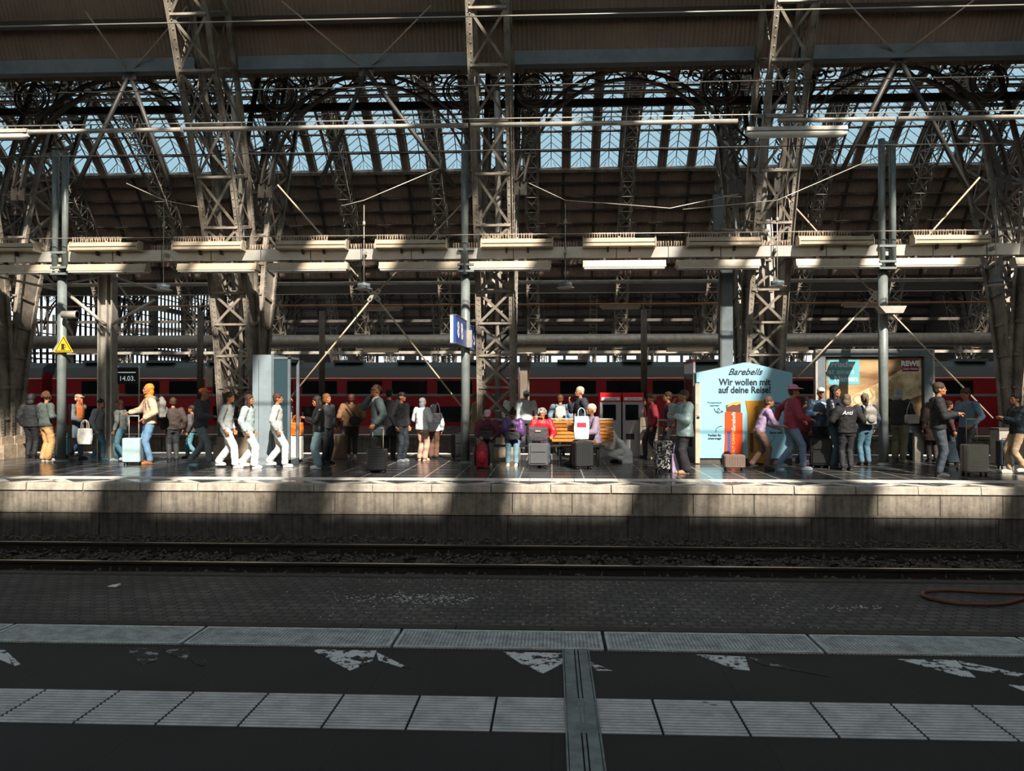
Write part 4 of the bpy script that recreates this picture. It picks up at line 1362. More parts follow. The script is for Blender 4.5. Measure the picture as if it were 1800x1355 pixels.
text('small_lettering', 'Perfekt f\u00fcr\nunterwegs!', M['ink'], adv, (kx_(1256),-.006,kz_(766)), .07, align='CENTER', bold=.002)
text('small_lettering', 'Ohne\nZuckerzusatz!', M['ink'], adv, (kx_(1366),-.006,kz_(710)), .07, align='CENTER', bold=.002)
text('small_lettering', 'Extra soft!', M['ink'], adv, (kx_(1364),-.006,kz_(761)), .07, align='CENTER', bold=.002)
def swirl(pts): MB().tube(smooth_pts([Vector((kx_(a),-.008,kz_(b_))) for a,b_ in pts],5), .006, 5).build('arrow', M['ink'], adv)
swirl([(1255,717),(1259,724),(1265,720),(1262,717),(1261,725),(1271,723)])
swirl([(1271,723),(1267,721)]); swirl([(1258,759),(1259,753),(1264,749),(1269,748)])
swirl([(1361,720),(1357,728),(1351,731),(1348,737)]); swirl([(1361,764),(1359,772),(1353,776),(1347,775)])
M['wrap_red'] = mat('wrapper_red','#d5481a',0.4); M['wrap_brown'] = mat('wrapper_brown','#a8741b',0.4); M['choc'] = mat('chocolate','#5b3326',0.5); M['nut'] = mat('nut_cream','#c9955a',0.6)
def poly(name, pts, m, d0=-.010, d1=0.0):
    MB().prism([(kx_(a),kz_(b_)) for a,b_ in pts], 'y', d0, d1).build(name, m, adv)
poly('chocolate_bar', [(1276,712),(1302,706),(1302,726),(1277,726)], M['choc'])
poly('nut_topping', [(1277,715),(1283,709),(1290,706),(1302,705),(1302,709),(1294,712),(1288,711),(1282,714)], M['nut'], -.014, 0)
poly('red_wrapper', [(1274,724),(1278,723),(1305,725),(1305,808),(1272,808),(1274,770)], M['wrap_red'], -.013)
poly('brown_wrapper', [(1310,704),(1348,704),(1345,720),(1344,812),(1315,812),(1314,725)], M['wrap_brown'], -.013)
poly('blue_patch', [(1278,757),(1284,757),(1284,794),(1278,794)], mat('patch_blue','#3c4a86',0.5), -.016)
poly('dark_patch', [(1318,760),(1324,760),(1324,794),(1318,794)], mat('patch_dark','#4a2a18',0.5), -.016)
text('lettering', 'Barebells', M['signwhite'], adv, (kx_(1292),-.018,kz_(757)), .12, (PI/2,-PI/2,0), .3)
text('lettering', 'PEANUT CARAMEL', mat('gold_ink','#e0c070',0.5), adv, (kx_(1291),-.018,kz_(806)), .085, (PI/2,-PI/2,0))
text('lettering', 'Barebells', M['choc'], adv, (kx_(1332),-.018,kz_(752)), .14, (PI/2,-PI/2,0), .3)

# ---- billboard
BYY = 21.3
bx0, bx1 = at(1423,700,BYY).x, at(1624,700,BYY).x
zb1, zb0 = zy(619,BYY), zy(757,BYY)
root = empty('billboard', (bx0,BYY-.55,0), 0, 'large grey framed billboard with a supermarket bread poster', 'billboard')
BW = bx1-bx0
m_ = MB().box((0,0,zb0),(.22,.16,zb1)).box((BW-.22,0,zb0),(BW,.16,zb1)).box((.22,0,zb1-.15),(BW-.22,.16,zb1)).box((.22,0,zb0),(BW-.22,.16,zb0+.16))
m_.build('frame', M['steel_blue'], root)
MB().box((-.02,-.01,zb0),(.03,.17,zb1+.02)).box((BW-.03,-.01,zb0),(BW+.02,.17,zb1+.02)).box((0,-.01,zb1),(BW,.17,zb1+.03)).build('edge_trim', M['galv'], root)
for x in (.35, BW-.35): MB().box((x-.1,.02,0),(x+.1,.14,zb0)).build('post', M['galv'], root)
MB().box((.22,.10,zb0+.16),(BW-.22,.14,zb1-.15)).build('backing', M['steel_dark'], root)
def poster_mat():
    m, t, b = new_mat('bread_poster')
    co = t.nodes.new('ShaderNodeTexCoord')
    mp = t.nodes.new('ShaderNodeMapping'); mp.inputs['Scale'].default_value = (.5,1,2.2); mp.inputs['Rotation'].default_value = (0,.35,0)
    t.links.new(co.outputs['Object'], mp.inputs[0])
    n = t.nodes.new('ShaderNodeTexNoise'); n.inputs['Scale'].default_value = 1.6; n.inputs['Detail'].default_value = 4
    t.links.new(mp.outputs[0], n.inputs['Vector'])
    r = t.nodes.new('ShaderNodeValToRGB')
    r.color_ramp.elements[0].position = .36; r.color_ramp.elements[0].color = (*lin('#6b4d33'),1)
    r.color_ramp.elements[1].position = .62; r.color_ramp.elements[1].color = (*lin('#b3946c'),1)
    t.links.new(n.outputs['Fac'], r.inputs[0]); t.links.new(r.outputs[0], b.inputs['Base Color'])
    b.inputs['Roughness'].default_value = .35
    return m
px0, px1 = .26, BW-.26; pz0, pz1 = zb0+.2, zb1-.19
MB().box((px0,.08,pz0),(px1,.10,pz1)).build('poster', poster_mat(), root)
pst = bpy.data.objects['poster']
PW, PH = px1-px0, pz1-pz0
def pu(u, v): return (px0+PW*u, pz0+PH*v)
M['teal'] = mat('poster_teal','#5fa3ac',0.4)
MB().prism([pu(.02,.6),pu(.35,.6),pu(.35,.98),pu(.02,.98)], 'y', .074, .08).build('teal_field', M['teal'], pst)
lf = [pu(.0,.0),pu(.0,.18),pu(.12,.3),pu(.26,.42),pu(.45,.55),pu(.62,.68),pu(.78,.82),pu(.92,.88),pu(1,.86),pu(1,.45),pu(.85,.36),pu(.7,.3),pu(.55,.2),pu(.35,.1),pu(.2,0)]
MB().prism(lf, 'y', .077, .08).build('bread_image', mat('bread_cream','#c4b594',0.45,0,.28,2.5,dirt='#8d7048'), pst)
MB().prism([pu(.8,.8),pu(.97,.8),pu(.97,.985),pu(.8,.985)], 'y', .07, .08).build('logo_field', mat('logo_red','#7a2016',0.4), pst)
text('lettering', 'Frische', M['signwhite'], pst, (pu(.29,.83)[0],.070,pu(.2,.87)[1]), .19, align='RIGHT', bold=.006)
text('lettering', 'hat einen', M['signwhite'], pst, (pu(.29,.7)[0],.070,pu(.2,.76)[1]), .19, align='RIGHT')
text('lettering', 'Namen', M['signwhite'], pst, (pu(.33,.56)[0],.070,pu(.2,.65)[1]), .19, align='RIGHT', bold=.006)
text('lettering', 'REWE', M['signwhite'], pst, (pu(.885,.9)[0],.066,pu(.2,.885)[1]), .17, align='CENTER', bold=.01)
text('lettering', 'Dein Markt', M['signwhite'], pst, (pu(.885,.84)[0],.066,pu(.2,.825)[1]), .075, align='CENTER')
text('lettering', 'QUALIT', mat('emboss','#a58a5c',0.5), pst, (pu(.30,.3)[0],.072,pu(.3,.27)[1]), .36, (PI/2,-.42,0))

# ---- ticket machines (red heads)
M['dbred'] = mat('ticket_red','#d81020',0.4)
for i, (a, b_) in enumerate(((1054,1090),(1093,1129))):
    Y = 22.2
    x0, x1 = at(a,700,Y).x, at(b_,700,Y).x
    root = empty('ticket_machine', ((x0+x1)/2,Y,0), 0, ['grey ticket machine with red top, left of the pair','grey ticket machine with red top, right of the pair'][i], 'ticket machine', 'ticket machines behind the bench')
    hw = (x1-x0)/2
    zt_ = zy(690,Y)
    MB().box((-hw,-.3,0),(hw,.3,zt_-.22)).build('body', mat('machine_grey','#a9a3a5',0.4), root)
    MB().box((-hw,-.34,zt_-.22),(hw,.3,zt_)).build('red_head', M['dbred'], root)
    MB().box((-hw+.03,-.35,zt_-.2),(hw-.03,-.34,zt_-.12)).build('white_header', M['signwhite'], root)
    text('lettering', 'Fahrkarten', M['dbred'], root, (0,-.352,zt_-.185), .07, align='CENTER')
    MB().box((-hw*.75,-.31,.95),(hw*.5,-.30,1.35)).build('screen', M['darkglass'], root)
    MB().box((-hw*.7,-.31,.45),(hw*.1,-.30,.6)).build('ticket_slot', M['black'], root)
# white framed display case between the machines and the puffer jacket
Y = 21.6
x0, x1 = at(1124,700,Y).x, at(1157,700,Y).x
root = empty('display_case', ((x0+x1)/2,Y,0), 0, 'white framed glass display case right of the ticket machines', 'display case')
hw = (x1-x0)/2; h_ = zy(733,Y)
MB().box((-hw,-.2,0),(hw,.25,h_)).build('case_body', M['cream'], root)
MB().box((-hw+.05,-.215,.35),(hw-.05,-.2,h_-.06)).build('glass_pane', mat('case_glass','#a59a8d',0.15), root)
m_ = MB()
for z in (.5,.65,.8): m_.box((-hw+.05,-.222,z),(hw-.05,-.215,z+.015))
m_.build('shelf_lines', M['steel_dark'], root)

# ---- litter bin at right
x0 = at(1725,750,20.6).x; x1 = at(1742,750,20.6).x
root = empty('litter_bin', ((x0+x1)/2+.0,19.9,0), 0, 'grey litter bin with red sticker behind the silver suitcase', 'litter bin')
hb = zy(752,20.6)
MB().box((-.16,-.2,0.02),(.16,.2,hb)).build('body', M['galv'], root)
MB().box((-.18,-.22,hb),(.18,.22,hb+.05)).build('lid', M['steel_dark'], root)
MB().box((-.02,-.206,hb-.28),(.08,-.2,hb-.16)).build('sticker', M['dbred'], root)

# ---- bench with slatted backs
BNY = 19.35
bxa, bxb = at(832,780,BNY).x, at(1062,780,BNY).x
bn = empty('bench', ((bxa+bxb)/2,BNY,0), 0, 'long black steel bench with an orange wooden slatted back', 'bench')
hw = (bxb-bxa)/2
M['wood'] = mat('orange_wood','#b8742c',0.45,0,.2,6)
xs0, xs1 = at(971,770,BNY).x-(bxa+bxb)/2, at(1010,770,BNY).x-(bxa+bxb)/2
for k in range(6): MB().box((xs0,.22,.52+.085*k),(xs1+.9,.25,.52+.085*k+.065)).build('back_slat', M['wood'], bn)
MB().box((xs0-.035,.2,.47),(xs0,.27,1.04)).box((xs0-.035,.2,1.03),(xs1+.9,.27,1.06)).build('back_frame', M['cream'], bn)
for k in range(5): MB().box((-hw,-.22+.09*k,.42),(hw,-.15+.09*k,.45)).build('seat_slat', M['black'], bn)
for x in (-hw+.15,-hw*.33,hw*.33,hw-.15):
    MB().box((x-.03,-.2,.0),(x+.03,-.14,.42)).box((x-.03,.16,.0),(x+.03,.22,.5)).box((x-.03,-.2,.37),(x+.03,.22,.42)).build('leg_frame', M['black'], bn)

# ---- red regional train (parked on the second platform's far track)
TYF = 45.0
M['tred'] = mat('train_red','#8a1524',0.28,0.0,.12,.8)
M['troof'] = mat('train_roof','#3d4a50',0.4)
M['twin'] = mat('train_window','#14181d',0.07)
M['tgrey'] = mat('train_grey','#7b7c80',0.35)
def carriage():
    L = 25.6
    root = empty('train_carriage', (0,TYF,-1.0), 0, '', 'train', 'carriages of the red double-deck train')
    zt_ = 4.05
    MB().prism([(0,.35),(3,.35),(3,zt_-.55),(2.8,zt_-.25),(.2,zt_-.25),(0,zt_-.55)], 'x', -L/2, L/2).build('body', M['tred'], root)
    MB().prism([(.02,zt_-.5),(2.98,zt_-.5),(2.8,zt_),(2.3,zt_+.3),(.7,zt_+.3),(.2,zt_)], 'x', -L/2+.05, L/2-.05).build('roof', M['troof'], root)
    MB().box((-L/2,-.012,2.5),(L/2,0,2.63)).build('light_stripe', M['tgrey'], root)
    MB().box((-L/2,-.02,3.44),(L/2,0,3.49)).build('reflection_strip', M['white'], root)  # white strip stands in for a bright reflection streak along the train
    MB().box((-L/2,-.012,.5),(L/2,0,.75)).build('skirt_stripe', M['tgrey'], root)
    MB().box((-L/2,.1,.1),(L/2,2.9,.35)).build('underframe', M['black'], root)
    for k in range(9):
        x = -L/2+2.6+2.45*k
        if k in (2,6):
            MB().box((x-.75,-.02,.45),(x+.75,-.0,2.35)).build('door', mat('door_red','#991f2b',.3) if k == 2 and 'door_red' not in bpy.data.materials else bpy.data.materials['door_red'], root)
        else:
            MB().box((x-.95,-.016,1.15),(x+.95,0,1.95)).build('window', M['twin'], root)
        MB().box((x-.95,-.016,2.62),(x+.95,0,3.32)).build('window', M['twin'], root)
    for k in range(7): MB().box((-L/2+1.5+3.5*k,.3,zt_+.28),(-L/2+3.1+3.5*k,1.4,zt_+.42)).build('roof_unit', M['steel_blue'], root)
    for x in (-L/2+3,-L/2+5.4,L/2-5.4,L/2-3):
        MB().lathe([(.42,0),(.42,.12)], (x,.5,.42), 16, 'y').build('wheel', M['rust'], root)
    return root
ca_ = carriage()
for i, k in enumerate(range(-2,2)):
    place(ca_, i > 0, (-1.5+26.2*(k+.5)+.0,TYF,-1.0), 'red double-deck train carriage, '+ORD[i])
tag(MB().prism(railprof, 'x', -54, 44).build('rail', M['rust'], None, (0,TYF+.8,-1.13)), 'nearer rail under the red train', 'rail')
# lamps and columns on the second platform
for i, p in enumerate((352,566,1132,1268)):
    x = at(p,640,38).x
    root = empty('platform_column', (x,38,0), 0, 'slim dark post on the far platform in front of the train, '+ORD[i], 'post', 'slim posts on the far platform')
    MB().tube([(0,0,0),(0,0,zy(545,38))], .14, 12).build('shaft', M['steel_dark'], root)
    MB().lathe([(.22,0),(.22,.05),(.15,.08)], (0,0,0), 12).build('base', M['steel_dark'], root)
for i, (a, b_, py) in enumerate(((1172,1252,601),(1350,1420,601),(905,960,603),(640,700,602),(120,190,600))):
    p, q = at(a,py,51.5), at(b_,py,51.5)
    root = empty('luminaire', ((p.x+q.x)/2,51.5,zy(599,51.5)-.58), 0, 'distant pale luminaire under the round duct, '+['below the right column','above the billboard','right of the middle column','between the star plate rods','at far left'][i], 'luminaire', 'distant luminaires under the duct')
    hw = (q.x-p.x)/2
    MB().prism([(-.2,-.1),(-.12,.16),(.2,.16),(.25,-.1)], 'x', -hw, hw).build('reflector', M['cream'], root)
# ================================================================== PEOPLE AND LUGGAGE
TMP = bpy.data.scenes.new('scratch')
SKIN = {'fair': mat('skin_fair','#b98568',0.6), 'tan': mat('skin_tan','#a06c4c',0.6), 'brown': mat('skin_brown','#7a4b31',0.55)}
_cm = {}
def cloth(col, rough=0.8, var=0.18):
    k = (col, rough)
    if k not in _cm: _cm[k] = mat('cloth_'+col.strip('#'), col, rough, 0, var, 6, 0.25, 22)
    return _cm[k]
def V(*a): return Vector(a)

def capsule(mb, p, q, r0, r1, n=10, sx_=1.0):
    """rounded tapered limb"""
    p = Vector(p); q = Vector(q); d = q-p; L = d.length
    if L < 1e-5: return
    d.normalize()
    pts = []; rs = []
    for t in (-.95,-.7,-.35): pts.append(p+d*r0*t); rs.append(r0*math.sqrt(1-t*t))
    for k in range(5): t = k/4; pts.append(p.lerp(q,t)); rs.append(r0+(r1-r0)*t)
    for t in (.35,.7,.95): pts.append(q+d*r1*t); rs.append(r1*math.sqrt(1-t*t))
    mb.tube(pts, rs, n)
def loft(mb, rings, n=18):
    """rings: (centre, rx, ry) stacked ellipses, closed ends"""
    vs = []
    for c, rx, ry in rings:
        for k in range(n):
            t = 2*PI*k/n
            vs.append((c[0]+rx*math.cos(t), c[1]+ry*math.sin(t), c[2]))
    fs = []
    for i in range(len(rings)-1):
        for k in range(n):
            l = (k+1) % n
            fs.append((i*n+k, i*n+l, (i+1)*n+l, (i+1)*n+k))
    fs.append(tuple(reversed(range(n)))); fs.append(tuple((len(rings)-1)*n+k for k in range(n)))
    mb.add(vs, fs, True)
def ik(a, c, l1, l2, pole):
    a = Vector(a); c = Vector(c); d = c-a; L = d.length
    if L > (l1+l2)*.999: c = a+d*((l1+l2)*.999/L); d = c-a; L = d.length
    u = d.normalized()
    x = (l1*l1-l2*l2+L*L)/(2*L)
    h_ = math.sqrt(max(0, l1*l1-x*x))
    p = Vector(pole); p = p-u*p.dot(u)
    if p.length < 1e-4: p = Vector((0,0,1))
    return a+u*x+p.normalized()*h_, c

def remeshed(mb, name, m, parent, vox, smooth=3, wrinkle=0.0, wseed=0, cut=None):
    me = mb.mesh(name+'_t', None)
    o = bpy.data.objects.new(name+'_t', me); C.objects.link(o)
    r_ = o.modifiers.new('r','REMESH'); r_.mode = 'VOXEL'; r_.voxel_size = vox; r_.use_smooth_shade = True
    if smooth:
        s_ = o.modifiers.new('s','SMOOTH'); s_.iterations = smooth; s_.factor = .5
    TMP.collection.objects.link(o)
    C.objects.unlink(o)
    with bpy.context.temp_override(scene=TMP, view_layer=TMP.view_layers[0]):
        dg = bpy.context.evaluated_depsgraph_get()
    out = bpy.data.meshes.new_from_object(o.evaluated_get(dg))
    bpy.data.objects.remove(o); bpy.data.meshes.remove(me)
    if wrinkle:
        n_ = len(out.vertices)
        for v in out.vertices:
            f = noise.noise(Vector((v.co.x*9+wseed, v.co.y*9, v.co.z*15)))+.5*noise.noise(Vector((v.co.x*20, v.co.y*20+wseed, v.co.z*38)))
            v.co += v.normal*f*wrinkle
    out.materials.clear(); out.materials.append(m); out.name = name
    out.polygons.foreach_set('use_smooth', [True]*len(out.polygons))
    ob = bpy.data.objects.new(name, out); C.objects.link(ob); ob.parent = parent
    return ob

def hand(mb, w_, fore, side, palmn, s=1.0, curl=.6):
    """palm with four unequal bent fingers and a thumb; w_ wrist, fore = forearm direction"""
    f = Vector(fore).normalized(); n_ = Vector(palmn); n_ = (n_-f*n_.dot(f)).normalized()
    sd = f.cross(n_).normalized()*side
    capsule(mb, w_, w_+f*.03*s, .027*s, .030*s, 8)
    for k in range(4):
        o_ = (-.026+.0175*k)*s
        b0 = w_+f*.035*s+sd*o_; b1 = w_+f*.088*s+sd*o_*1.15
        capsule(mb, b0, b1, .015*s, .0125*s, 8)
        L = (.032,.040,.037,.028)[k]*s
        d1 = (f*math.cos(curl)+n_*math.sin(curl)).normalized()
        d2 = (f*math.cos(curl*2.1)+n_*math.sin(curl*2.1)).normalized()
        k1 = b1+d1*L; k2 = k1+d2*L*.8
        capsule(mb, b1, k1, .0105*s, .0098*s, 8); capsule(mb, k1, k2, .0098*s, .009*s, 8)
    t0 = w_+f*.03*s-sd*.026*s; t1 = t0-sd*.024*s+f*.03*s+n_*.012*s; t2 = t1+f*.027*s+n_*.012*s
    capsule(mb, t0, t1, .013*s, .0115*s, 8); capsule(mb, t1, t2, .011*s, .0095*s, 8)

def person(name_label, loc, h, face, skin='tan', top=('#333333','jacket'), bottom='#222833', shoes='#1a1a1a',
           hair='short', hcol='#2a1c14', pose='stand', arms=None, lean=0.0, headyaw=0.0, headpitch=0.0, build=1.12,
           coat=0.0, extra=(), legspread=.1, step=0.0, flare=1.0, skirt=False, seed=0, group=None, seat_z=.45, sleeves=True, lean_side=0.0):
    """face: heading in radians, 0 = towards the camera (-y), + turns to the person's left (+x)"""
    root = empty('person', (loc[0],loc[1],loc[2] if len(loc) > 2 else 0), face, name_label, 'person', group)
    s = h/1.75
    b = MB()
    L1, L2 = .44*s, .42*s
    ah = .085*s
    if pose == 'sit':
        pz = (seat_z+.09)
        hip = V(0, .10*s, pz)
        ank = [V(-legspread*s, -.42*s, ah), V(legspread*s, -.44*s, ah)]
        pole = V(0,-1,.9)
    elif pose == 'crouch':
        pz = .32*s
        hip = V(0,.05*s,pz)
        ank = [V(-.1*s,-.18*s,ah), V(.1*s,.02*s,ah)]
        pole = V(0,-1,.6)
    else:
        pz = .93*s
        hip = V(0,0,pz)
        ank = [V(-legspread*s*.9, -step*s, ah), V(legspread*s*.9, step*s, ah+(.04*s if step else 0))]
        if step: pz -= .03*s; hip = V(0,0,pz)
        pole = V(0,-1,0)
    # spine
    Lt = .50*s
    sp_d = V(math.sin(lean_side), -math.sin(lean), math.cos(lean)).normalized()
    chest = hip+sp_d*(Lt*.68); shc = hip+sp_d*Lt
    neck = shc+sp_d*.05*s+V(0,-.01*s,0)
    hc = neck+V(0,-.02*s-.05*s*math.sin(lean+headpitch), .155*s*math.cos(min(1.2,headpitch+lean*.6)))
    sw = .185*s*build
    hipw = .095*s
    # legs
    knees = []
    for i, sg in enumerate((-1,1)):
        hj = hip+V(sg*hipw,0,-.01*s)
        kn_, an_ = ik(hj, ank[i], L1, L2, pole)
        knees.append((hj,kn_,an_))
        capsule(b, hj, kn_, .078*s*build, .052*s, 10); capsule(b, kn_, an_, .052*s, .034*s, 10)
        capsule(b, an_, an_+V(0,-.10*s,-.045*s), .034*s, .026*s, 8)
    loft(b, [(hip+V(0,0,-.08*s), .13*s*build,.09*s),(hip, .155*s*build,.105*s),(hip.lerp(shc,.35), .13*s*build,.09*s),(hip.lerp(shc,.7), .155*s*build,.10*s),(shc+V(0,0,-.02*s),.15*s*build,.08*s),(shc+V(0,0,.035*s),.07*s,.06*s)])
    capsule(b, shc, hc+V(0,0,-.05*s), .052*s, .047*s, 10)
    # head, in its own frame
    hb = MB()
    hb.ball((0,0,.015),(.074,.094,.105),16,12)
    hb.ball((0,-.035,-.055),(.052,.055,.055),12,8)
    hb.ball((0,-.083,-.082),(.022,.02,.02),8,6)            # chin
    hb.tube([(0,-.088,.015),(0,-.112,-.022),(0,-.098,-.03)],[.007,.014,.010],8)   # nose
    for sg in (-1,1):
        hb.ball((sg*.077,.008,-.008),(.012,.02,.03),8,6)   # ears
        hb.ball((sg*.04,-.07,-.025),(.022,.02,.02),8,6)    # cheeks
    hb.tube([(-.05,-.083,.028),(0,-.097,.03),(.05,-.083,.028)],.010,6) # brow
    hb.tube([(-.02,-.094,-.052),(0,-.1,-.051),(.02,-.094,-.052)],.0075,6) # lips
    Rh = Matrix.Rotation(headyaw,3,'Z') @ Matrix.Rotation(headpitch,3,'X')
    def H(v): return hc+Rh @ (Vector(v)*s*1.02)
    b.add([H(v) for v in hb.v], hb.f, True)
    # arms: list of (wrist target relative to shoulder centre height frame, palm normal, curl)
    A1_, A2_ = .29*s, .255*s
    default = [V(-.27,-.04,-.52), V(.27,-.04,-.52)]
    arms = arms or default
    armj = []
    for i, sg in enumerate((-1,1)):
        sh = shc+V(sg*sw,0,-.02*s)
        tgt = shc+Vector(arms[i])*s
        el, wr = ik(sh, tgt, A1_, A2_, V(sg*.55,.6,-.6))
        armj.append((sh,el,wr))
        capsule(b, sh, el, .048*s*build, .036*s, 10); capsule(b, el, wr, .036*s, .025*s, 10)
        fd = (wr-el).normalized()
        pn = V(-sg*.8,-.2,.1) if abs(fd.z) > .6 else V(0,.1,-1 if fd.z < .25 else -.3)
        if fd.z > .55: pn = V(-sg*.4,1,0)
        hand(b, wr+fd*.02*s, fd, sg, pn, s, .55)
    bd0 = remeshed(b, 'body', SKIN[skin], root, .0105, 1)
    # eyes, lips
    for sg in (-1,1):
        e = MB(); c_ = H((sg*.030,-.0845,.006)); e.ball(c_, .0095*s, 8, 6); e.build('eye', M['black'], bd0)
    e = MB(); e.tube([H((-.02,-.1015,-.052)),H((0,-.1075,-.052)),H((.02,-.1015,-.052))], .0045*s, 6); e.build('lips', mat('lip','#9a5548',.5) if 'lip' not in bpy.data.materials else bpy.data.materials['lip'], bd0)
    # trousers
    t_ = MB()
    fl = flare
    for i,(hj,kn_,an_) in enumerate(knees):
        capsule(t_, hj, kn_, .098*s*build, .078*s*fl**.5, 12)
        end = kn_.lerp(an_, .93)
        capsule(t_, kn_, end, .078*s*fl**.5, .066*s*fl, 12)
    loft(t_, [(hip+V(0,0,-.12*s),.135*s*build,.10*s),(hip,.172*s*build,.12*s),(hip+sp_d*.12*s,.15*s*build,.108*s)])
    if skirt: loft(t_, [(hip+V(0,-.05*s,-.42*s),.24*s,.2*s),(hip+V(0,0,0),.17*s,.13*s)])
    remeshed(t_, 'trousers', cloth(bottom), root, .016, 3, .008, seed)
    # upper garment
    kind = top[1]
    j = MB()
    tk = {'jacket':.034,'coat':.036,'shirt':.02,'puffer':.055,'hoodie':.038,'suit':.03}[kind]*s
    hem = {'jacket':-.04,'coat':-.34,'shirt':-.02,'puffer':-.14,'hoodie':-.06,'suit':-.16}[kind]*s-coat*s
    rings = []
    if pose == 'sit': hem = max(hem, -.06*s)
    if hem < -.1*s: rings.append((hip+V(0,0,hem), (.19*s*build+tk), .125*s+tk))
    rings += [(hip+V(0,0,max(hem,-.06*s)), .168*s*build+tk,.115*s+tk),(hip.lerp(shc,.3), .145*s*build+tk,.10*s+tk),(hip.lerp(shc,.68), .165*s*build+tk,.108*s+tk),(shc+V(0,0,-.05*s),.165*s*build+tk,.095*s+tk),(shc+V(0,0,.02*s),.10*s*build+tk,.07*s+tk*.7),(shc+V(0,-.005,.055*s),.062*s+tk*.5,.062*s+tk*.4)]
    loft(j, rings)
    for sh,el,wr in armj:
        capsule(j, sh, el, .054*s*build+tk, .044*s+tk, 12)
        if sleeves: capsule(j, el, el.lerp(wr,.86), .044*s+tk, .034*s+tk*.75, 12)
    remeshed(j, kind if kind != 'suit' else 'suit_jacket', cloth(top[0], top[2] if len(top) > 2 else .8), root, .015, 3, .009 if kind != 'puffer' else .011, seed+5)
    # shoes
    for hj,kn_,an_ in knees:
        sh_ = MB()
        sh_.ball(an_+V(0,-.075*s,-.04*s),(.048*s,.125*s,.042*s),12,8)
        capsule(sh_, an_+V(0,.0,-.03*s), an_+V(0,.01,.015*s), .045*s, .042*s, 10)
        sh_.box((an_.x-.043*s,an_.y-.19*s,max(.0,an_.z-ah)),(an_.x+.043*s,an_.y+.045*s,max(.0,an_.z-ah)+.028*s))
        remeshed(sh_, 'shoe', cloth(shoes,.6), root, .012, 2)
    # hair / hats
    hm = cloth(hcol if lin(hcol)[2] > .15 else '#%02x%02x%02x' % tuple(int(int(hcol[1+2*i:3+2*i],16)*.62) for i in range(3)),.75,.35)
    def hpart(fn, name, m_, vox=.013, wr=.006):
        q = MB(); fn(q); q.v = [tuple(H(v)) for v in q.v]
        return remeshed(q, name, m_, root, vox*s, 1, wr, seed)
    def cap_hair(q):
        q.ball((0,.016,.05),(.092,.108,.092),14,10)
        q.ball((0,.045,.0),(.078,.068,.085),12,8)
    if hair in ('short','bald'):
        if hair == 'short': hpart(cap_hair,'hair',hm)
        else: hpart(lambda q: q.ball((0,.03,.03),(.08,.085,.08),12,8),'hair',hm,.013,.001)
    elif hair == 'long':
        def f(q):
            cap_hair(q); q.ball((0,.055,-.08),(.088,.06,.13),12,8)
            for sg in (-1,1): q.tube([(sg*.07,-.0,.05),(sg*.086,-.01,-.05),(sg*.08,-.02,-.16),(sg*.06,-.03,-.22)],[.03,.032,.03,.015],8)
        hpart(f,'hair',hm)
    elif hair == 'bob':
        def f(q):
            cap_hair(q); q.ball((0,.04,-.04),(.098,.075,.10),12,8)
            for sg in (-1,1): q.ball((sg*.08,-.01,-.03),(.028,.05,.07),8,6)
        hpart(f,'hair',hm)
    elif hair == 'curly':
        def f(q):
            random.seed(seed+1)
            for k in range(46):
                a = random.uniform(0,2*PI); e_ = random.uniform(-.35,1.5)
                d = V(math.cos(a)*math.cos(e_), math.sin(a)*math.cos(e_), math.sin(e_))
                if d.y < -.45 and d.z < .55: continue
                q.ball((d.x*.09,d.y*.095+.02,d.z*.10+.03),.034,8,6)
            q.ball((0,.02,.03),(.085,.09,.09),12,8)
        hpart(f,'hair',hm,.011)
    elif hair == 'bun':
        hpart(cap_hair,'hair',hm); hpart(lambda q: q.ball((0,.03,.155),(.042,.042,.045),12,8),'hair_bun',hm)
    elif hair == 'pony':
        hpart(cap_hair,'hair',hm); hpart(lambda q: q.tube([(0,.1,.05),(0,.14,0),(0,.14,-.1),(0,.12,-.18)],[.03,.035,.03,.012],8),'ponytail',hm)
    if hair in ('cap','sunhat','scarf','hood','flatcap'):
        hat = extra[0] if extra else '#dddddd'
        hmm = cloth(hat,.7)
        if hair in ('cap','flatcap'):
            hpart(lambda q: (q.ball((0,.045,-.0),(.08,.068,.075),12,8)),'hair',hm)
            def f(q):
                q.ball((0,.01,.06),(.09,.105,.07),14,10)
                q.ball((0,-.1,.045),(.068,.075,.014),12,6)
            hpart(f,'cap',hmm,.011,.001)
        elif hair == 'sunhat':
            hpart(cap_hair,'hair',hm)
            def f(q):
                q.ball((0,.01,.08),(.09,.10,.075),14,10); q.lathe([(.19,.055),(.2,.065),(.09,.08)], (0,.0,0), 20)
            hpart(f,'sun_hat',hmm,.013,.004)
        elif hair == 'scarf':
            def f(q):
                cap_hair(q); q.ball((0,.02,-.01),(.095,.095,.12),12,8); q.ball((0,.02,-.13),(.12,.10,.07),12,8)
                q.ball((0,-.14,-.01),(.05,.07,.07),8,6) if False else None
            q = MB(); 
            hpart(lambda q: (q.ball((0,.022,.04),(.092,.1,.095),14,10), q.ball((0,.04,-.05),(.092,.075,.11),12,8), q.ball((0,.0,-.15),(.10,.085,.045),12,8)),'headscarf',hmm)
        elif hair == 'hood':
            hpart(lambda q: (q.ball((0,.03,.035),(.102,.105,.115),14,10), q.ball((0,.06,-.08),(.10,.07,.09),12,8)),'hood',hmm)
    return dict(root=root, H=H, wr=[a[2] for a in armj], sh=[a[0] for a in armj], el=[a[1] for a in armj], shc=shc, hip=hip, s=s, tk=tk, spd=sp_d)

